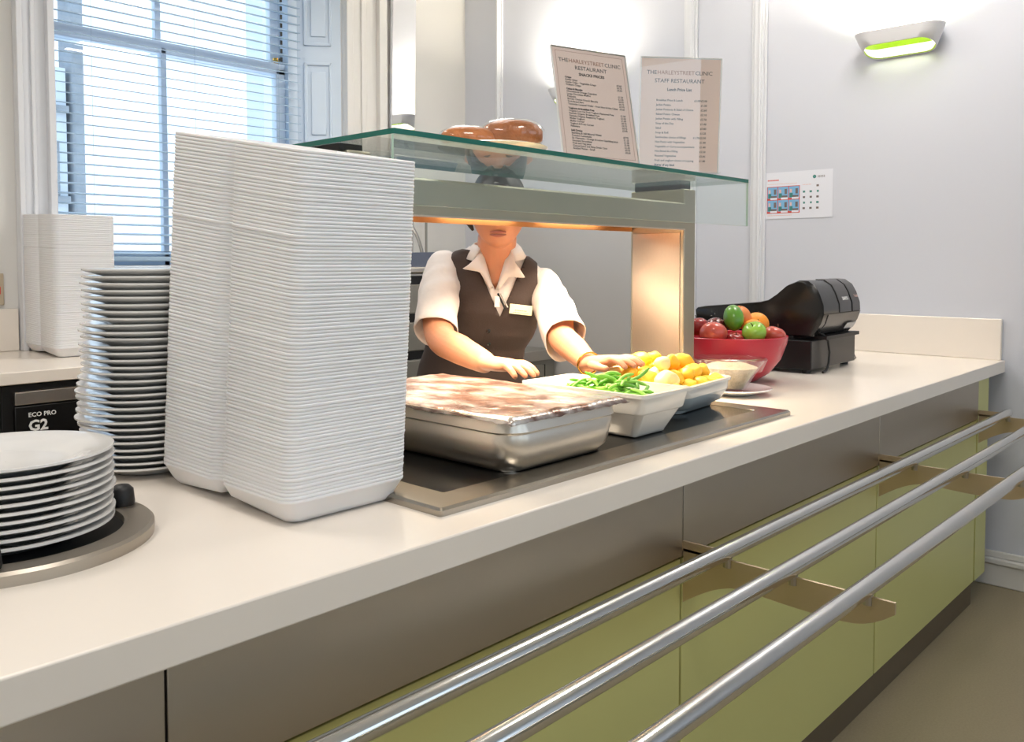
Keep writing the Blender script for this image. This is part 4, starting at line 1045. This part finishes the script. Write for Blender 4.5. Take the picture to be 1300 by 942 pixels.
thL = [(0.020, 0.018, -0.002), (0.045, 0.046, -0.006), (0.072, 0.056, -0.012), (0.095, 0.056, -0.018)]
hand(body, rwr, (0.050, -0.480, 1.036), fr, thR)
hand(body, lwr, (0.310, -0.380, 1.038), fr, thL)
# legs and feet
for sx3, hx in ((-1, -0.165), (1, -0.012)):
    limb(body, [(hx, 0.15, 0.84), (hx, 0.150, 0.60), (hx, 0.160, 0.47), (hx, 0.18, 0.25), (hx, 0.19, 0.10)], [0.085, 0.072, 0.056, 0.050, 0.036])
    body.tube([(hx, 0.225, 0.045), (hx, 0.19, 0.05), (hx, 0.12, 0.035), (hx, 0.03, 0.028)], [0.030, 0.040, 0.038, 0.026], 14)
bo = obj('body', body, M['skin'], pe)
rm = bo.modifiers.new('remesh', 'REMESH'); rm.mode = 'VOXEL'; rm.voxel_size = 0.0032; rm.use_smooth_shade = True
sm = bo.modifiers.new('smooth', 'SMOOTH'); sm.factor = 0.5; sm.iterations = 3

def hp_(x, y, z): return HR @ Vector((x, y, z))
# lips, eyes, brows
for zc, h2, nm, dd in ((-0.0605, 0.0036, 'upper_lip', 0.0), (-0.0680, 0.0044, 'lower_lip', 0.0)):
    pts = []; rs = []
    for k in range(9):
        t = -1+2*k/8; x = t*0.022; y = -0.0868 + 0.010*t*t + (0.001 if nm == 'lower_lip' else 0); pts.append(hp_(x, y, zc + (0.002*(1-abs(t)) if nm == 'upper_lip' else -0.001*(1-t*t)) + 0.001*abs(t))); rs.append(h2*(1-0.75*abs(t)**2)+0.0004)
    obj(nm, MB().tube(pts, rs, 10), lipm, pe, smooth=60)
for sx3 in (-1, 1):
    e = MB(); c = hp_(sx3*0.030, -0.064, 0.0); e.lathe([(0.001, -0.011)] + [(0.011*math.sin(PI*k/10), -0.011*math.cos(PI*k/10)) for k in range(1, 10)] + [(0.001, 0.011)], 20, tuple(c))
    eo = obj('eye', e, M['eyew'], pe, smooth=60)
    e = MB(); c = hp_(sx3*0.030, -0.0735, 0.0); e.lathe([(0.001, -0.005)] + [(0.005*math.sin(PI*k/8), -0.005*math.cos(PI*k/8)) for k in range(1, 8)] + [(0.001, 0.005)], 14, tuple(c))
    obj('iris', e, M['iris'], eo, smooth=60)
    obj('eyebrow', MB().tube([hp_(sx3*0.012, -0.089, 0.020), hp_(sx3*0.028, -0.085, 0.026), hp_(sx3*0.045, -0.072, 0.021)], [0.002, 0.003, 0.0015], 8), M['hair'], pe)
    obj('earring', MB().lathe([(0.001, -0.004)] + [(0.004*math.sin(PI*k/6), -0.004*math.cos(PI*k/6)) for k in range(1, 6)] + [(0.001, 0.004)], 12, tuple(hp_(sx3*0.074, 0.004, -0.040))), M['gold'], pe, smooth=60)
# hair: cap over the crown, sides to the ears, tied behind
hm = MB(); R = []; n = 48
for i in range(1, 26):
    th_ = PI*0.62*i/26; ring = []
    for j in range(n):
        ph = 2*PI*j/n
        d = Vector((math.sin(th_)*math.cos(ph), math.sin(th_)*math.sin(ph), math.cos(th_)))
        front = max(0, -d.y)
        lim = PI*(0.62 - 0.32*front**1.2)
        tt = min(th_, lim) if True else th_
        d = Vector((math.sin(tt)*math.cos(ph), math.sin(tt)*math.sin(ph), math.cos(tt)))
        k2 = 1 + 0.03*noise.noise(Vector((ph*6, tt*1.5, 0)))
        ring.append(tuple(hp_(d.x*0.082*k2, d.y*0.100*k2 + 0.003, d.z*0.121*k2)))
    R.append(ring)
hm.rings(R, True, True, False)
ho = obj('hair', hm, M['hair'], pe, smooth=60); so = ho.modifiers.new('solid', 'SOLIDIFY'); so.thickness = 0.008
obj('hair_side_curl', MB().tube([hp_(-0.074, -0.020, 0.03), hp_(-0.084, -0.010, -0.010), hp_(-0.084, 0.004, -0.040), hp_(-0.074, 0.018, -0.062)], [0.010, 0.012, 0.010, 0.004], 10), M['hair'], pe, smooth=60)
obj('hair_bun', MB().lathe([(0.001, -0.03)] + [(0.034*math.sin(PI*k/10), -0.034*math.cos(PI*k/10)) for k in range(1, 10)] + [(0.001, 0.034)], 20, tuple(hp_(0, 0.110, 0.0))), M['hair'], pe, smooth=60)

# blouse torso with open V, sleeves, collar
def cut_front(mb, planes, test):
    me = mb.mesh('garment', M['blouse'], False); bm = bmesh.new(); bm.from_mesh(me)
    for co, no in planes:
        bmesh.ops.bisect_plane(bm, geom=bm.verts[:]+bm.edges[:]+bm.faces[:], plane_co=co, plane_no=no, dist=1e-6)
    dele = [f2 for f2 in bm.faces if test(f2.calc_center_median())]
    bmesh.ops.delete(bm, geom=dele, context='FACES'); bm.to_mesh(me); bm.free(); return me
def garment(name, me, mt, th, parent=pe, off=0.0):
    me.materials.clear(); me.materials.append(mt)
    for p in me.polygons: p.use_smooth = True
    o = bpy.data.objects.new(name, me); C.objects.link(o); o.parent = parent
    s3 = o.modifiers.new('solid', 'SOLIDIFY'); s3.thickness = th; s3.offset = off
    return o
def vplanes(ax, az, half, ztop):
    k = half/(ztop-az)
    return [((ax, 0, az), Vector((1, 0, -k)).normalized()), ((ax, 0, az), Vector((1, 0, k)).normalized())], k
pl1, k1 = vplanes(0.000, 1.205, 0.052, 1.325)
bt = MB().rings(torso_rings(0.86, 1.325, 0.004), True, False, False)
me = cut_front(bt, pl1, lambda c: c.y < torso_at(c.z)[2] and c.z > 1.205 and abs(c.x) < k1*(c.z-1.205))
garment('blouse', me, M['blouse'], 0.003)
pl2, k2 = vplanes(0.014, 1.128, 0.075, 1.300)
arm_x = 0.128
vt = MB().rings(torso_rings(0.86, 1.312, 0.0105, 72, 80), True, False, False)
def vest_test(c):
    t = torso_at(c.z)
    if c.y < t[2] and c.z > 1.128 and abs(c.x-0.014) < k2*(c.z-1.128): return True
    if c.z - (-0.14)*c.x > 1.10 and abs(c.x - t[1]) > arm_x - 0.0*(c.z): return True
    return False
pl2 += [((arm_x-0.006, 0, 1.2), Vector((1, 0, 0))), ((-arm_x-0.006, 0, 1.2), Vector((1, 0, 0)))]
def vest_test2(c):
    t = torso_at(c.z)
    if c.y < t[2] and c.z > 1.128 and abs(c.x-0.014) < k2*(c.z-1.128): return True
    zz2 = c.z + 0.14*c.x
    if zz2 > 1.10 and (c.x > arm_x-0.006 or c.x < -arm_x-0.006): return True
    return False
me = cut_front(vt, pl2 + [((0, 0, 1.10), Vector((0.14, 0, 1)).normalized())], vest_test2)
garment('waistcoat', me, M['vest'], 0.004)
# sleeves: flared short tubes
def sleeve(sh, mid, end, rs, name, hang):
    P = [Vector(sh), Vector(sh).lerp(Vector(mid), 0.5), Vector(mid), Vector(end)]
    mb = MB(); Rg = []; nn = 28; steps = 22; up = None
    for k in range(steps+1):
        t = k/steps*3; i = min(int(t), 2); u = t-i
        p = P[i].lerp(P[i+1], u); r = rs[i]*(1-u)+rs[i+1]*u; d = (P[i+1]-P[i]).normalized()
        if i < 2 and u > 0.5: d = d.lerp((P[i+2]-P[i+1]).normalized(), (u-0.5)).normalized()
        if i > 0 and u < 0.5: d = d.lerp((P[i]-P[i-1]).normalized(), (0.5-u)).normalized()
        if up is None: up = Vector((0, 1, 0.2))
        a1 = d.cross(up).normalized(); b1 = a1.cross(d).normalized(); up = b1
        ring = []
        for j in range(nn):
            q = 2*PI*j/nn
            kk = 1 + 0.07*(k/steps)*noise.noise(Vector((math.cos(q)*2.2, math.sin(q)*2.2, k*0.25 + sh[0]*20))) + 0.05*math.sin(k*0.9 + 3*q)*(0.7 if 4 < k < 20 else 0.2)
            v = p + (a1*math.cos(q) + b1*math.sin(q))*r*kk
            if k > steps*0.55: v.z -= hang*(k/steps-0.55)*max(0, -((a1*math.cos(q) + b1*math.sin(q)).z))
            ring.append(tuple(v))
        Rg.append(ring)
    # rounded cap at shoulder
    c0 = P[0] - (P[1]-P[0]).normalized()*rs[0]*0.75
    cap = [tuple(Vector(c0).lerp(P[0], 0.0) + (Vector(v)-P[0])*0.55) for v in Rg[0]]
    cap2 = [tuple(P[0] - (P[1]-P[0]).normalized()*rs[0]*0.40 + (Vector(v)-P[0])*0.88) for v in Rg[0]]
    mb.rings([cap, cap2] + Rg, True, True, False)
    me = mb.mesh(name, M['blouse'], False); o = garment(name, me, M['blouse'], 0.0025); return o
sleeve((-0.152, 0.015, 1.272), (-0.163, -0.070, 1.185), (-0.165, -0.135, 1.098), [0.052, 0.056, 0.058, 0.060], 'sleeve', 0.08)
sleeve((0.138, 0.025, 1.222), (0.170, -0.045, 1.150), (0.198, -0.140, 1.080), [0.050, 0.054, 0.056, 0.058], 'sleeve', 0.08)
# collar
def collar(side):
    mb = MB(); inner = []; outer = []; mid_ = []
    N = 40
    for k in range(N+1):
        t = k/N
        if t < 0.55:   # around the neck from the nape to the side/front
            q = PI/2 + side*(t/0.55)*PI*0.78*-1
            x = math.cos(q)*0.062; y = math.sin(q)*0.060 - 0.012; z = 1.356 - 0.026*(t/0.55)
            ip = Vector((x, y, z)); o_ = Vector((math.cos(q)*0.090, y + math.sin(q)*0.026, z - 0.036 - 0.006*(t/0.55)))
        else:          # down the edge of the V, ending at the apex
            u = (t-0.55)/0.45
            q = PI/2 + side*PI*0.78*-1
            p0 = Vector((math.cos(q)*0.062, math.sin(q)*0.060-0.012, 1.330)); p1 = Vector((side*0.006, -0.078, 1.212))
            ip = p0.lerp(p1, u); ip.y -= 0.006*math.sin(PI*u)
            op0 = Vector((math.cos(q)*0.090, math.sin(q)*0.086-0.012, 1.288))
            tip = Vector((0.087, -0.080, 1.240)) if side > 0 else Vector((-0.094, -0.076, 1.266))
            tip2 = Vector((0.040, -0.088, 1.244)) if side > 0 else Vector((-0.044, -0.086, 1.258))
            if u < 0.35: o_ = op0.lerp(tip, u/0.35)
            elif u < 0.65: o_ = tip.lerp(tip2, (u-0.35)/0.30)
            else: o_ = tip2.lerp(p1 + Vector((side*0.006, -0.004, -0.004)), (u-0.65)/0.35)
        inner.append(tuple(ip)); outer.append(tuple(o_)); mm = ip.lerp(o_, 0.45); mm.y -= 0.006; mm.z += 0.006; mid_.append(tuple(mm))
    mb.rings([inner, mid_, outer], False, False, False)
    me = mb.mesh('collar', M['blouse'], False); return garment('collar', me, M['blouse'], 0.003)
collar(1); collar(-1)
# lower edge of the opened blouse front, a pale V under the collar
# trousers and shoes
tm = MB()
tm.rings(torso_rings(0.80, 0.93, 0.008, 40, 8), True, False, False)
for hx in (-0.165, -0.012):
    limb(tm, [(hx, 0.15, 0.86), (hx, 0.150, 0.60), (hx, 0.160, 0.45), (hx, 0.18, 0.25), (hx, 0.19, 0.085)], [0.096, 0.084, 0.072, 0.066, 0.064])
tro = obj('trousers', tm, M['navy'], pe); r3 = tro.modifiers.new('remesh', 'REMESH'); r3.mode = 'VOXEL'; r3.voxel_size = 0.008; r3.use_smooth_shade = True
for hx in (-0.165, -0.012):
    sh_ = MB().tube([(hx, 0.240, 0.048), (hx, 0.20, 0.056), (hx, 0.12, 0.046), (hx, 0.02, 0.034), (hx, -0.005, 0.03)], [0.036, 0.048, 0.046, 0.034, 0.02], 16)
    sh_.v = [(x, y, max(z, 0.001)) for x, y, z in sh_.v]
    obj('shoe', sh_, M['shoe'], pe, smooth=60)
def front_y(x, z, off=0.0125):
    _, cx, cy, rx, ry, ro = torso_at(z - 0.12*x*0); 
    q = min(0.98, abs((x-cx)/(rx+off))); return cy - (ry+off)*(1-q**2.2)**(1/2.2)
# badge, pens, spectacles hung at the V
by = front_y(0.072, 1.150)
bd = obj('name_badge', MB().box(-0.034, 0.034, -0.003, 0.0, -0.014, 0.014), M['badge'], pe, bevel=0.001, loc=(0.074, by-0.007, 1.148)); bd.rotation_euler = (math.radians(0), math.radians(7), math.radians(14))
lines = MB()
for k in range(7): lines.box(-0.018+k*0.0052, -0.0145+k*0.0052, -0.0036, -0.003, -0.004, -0.0015)
for k in range(10): lines.box(-0.022+k*0.0046, -0.019+k*0.0046, -0.0036, -0.003, -0.010, -0.008)
obj('badge_print', lines, M['inkg'], bd)
y0 = front_y(0.010, 1.165)
obj('pen', MB().tube([(0.008, y0-0.006, 1.196), (0.030, y0-0.010, 1.150)], 0.0032, 8), M['blackm'], pe, smooth=60)
obj('pen', MB().tube([(0.016, y0-0.008, 1.196), (0.036, y0-0.010, 1.155)], 0.0025, 8), M['steel'], pe, smooth=60)
obj('watch_fob', MB().box(-0.008, 0.008, -0.004, 0, -0.016, 0.016), M['wht'], pe, bevel=0.003, loc=(0.006, y0-0.006, 1.172))
for zc in (1.085, 1.045):
    obj('waistcoat_button', MB().lathe([(0.001, 0), (0.006, 0), (0.006, 0.003), (0.001, 0.004)], 14), M['black'], pe, loc=(-0.02, front_y(-0.02, zc)-0.001, zc)).rotation_euler = (PI/2, 0, 0)
# bracelet on her left wrist
d = (Vector(lwr)-Vector((0.217, -0.230, 1.050))).normalized(); a1 = d.cross(Vector((0, 0, 1))).normalized(); b1 = a1.cross(d)
cw = Vector(lwr)
pts = [cw + (a1*math.cos(2*PI*k/24) + b1*math.sin(2*PI*k/24))*0.030 for k in range(25)]
obj('bracelet', MB().tube(pts, 0.0028, 8, caps=False), M['gold'], pe, smooth=60)
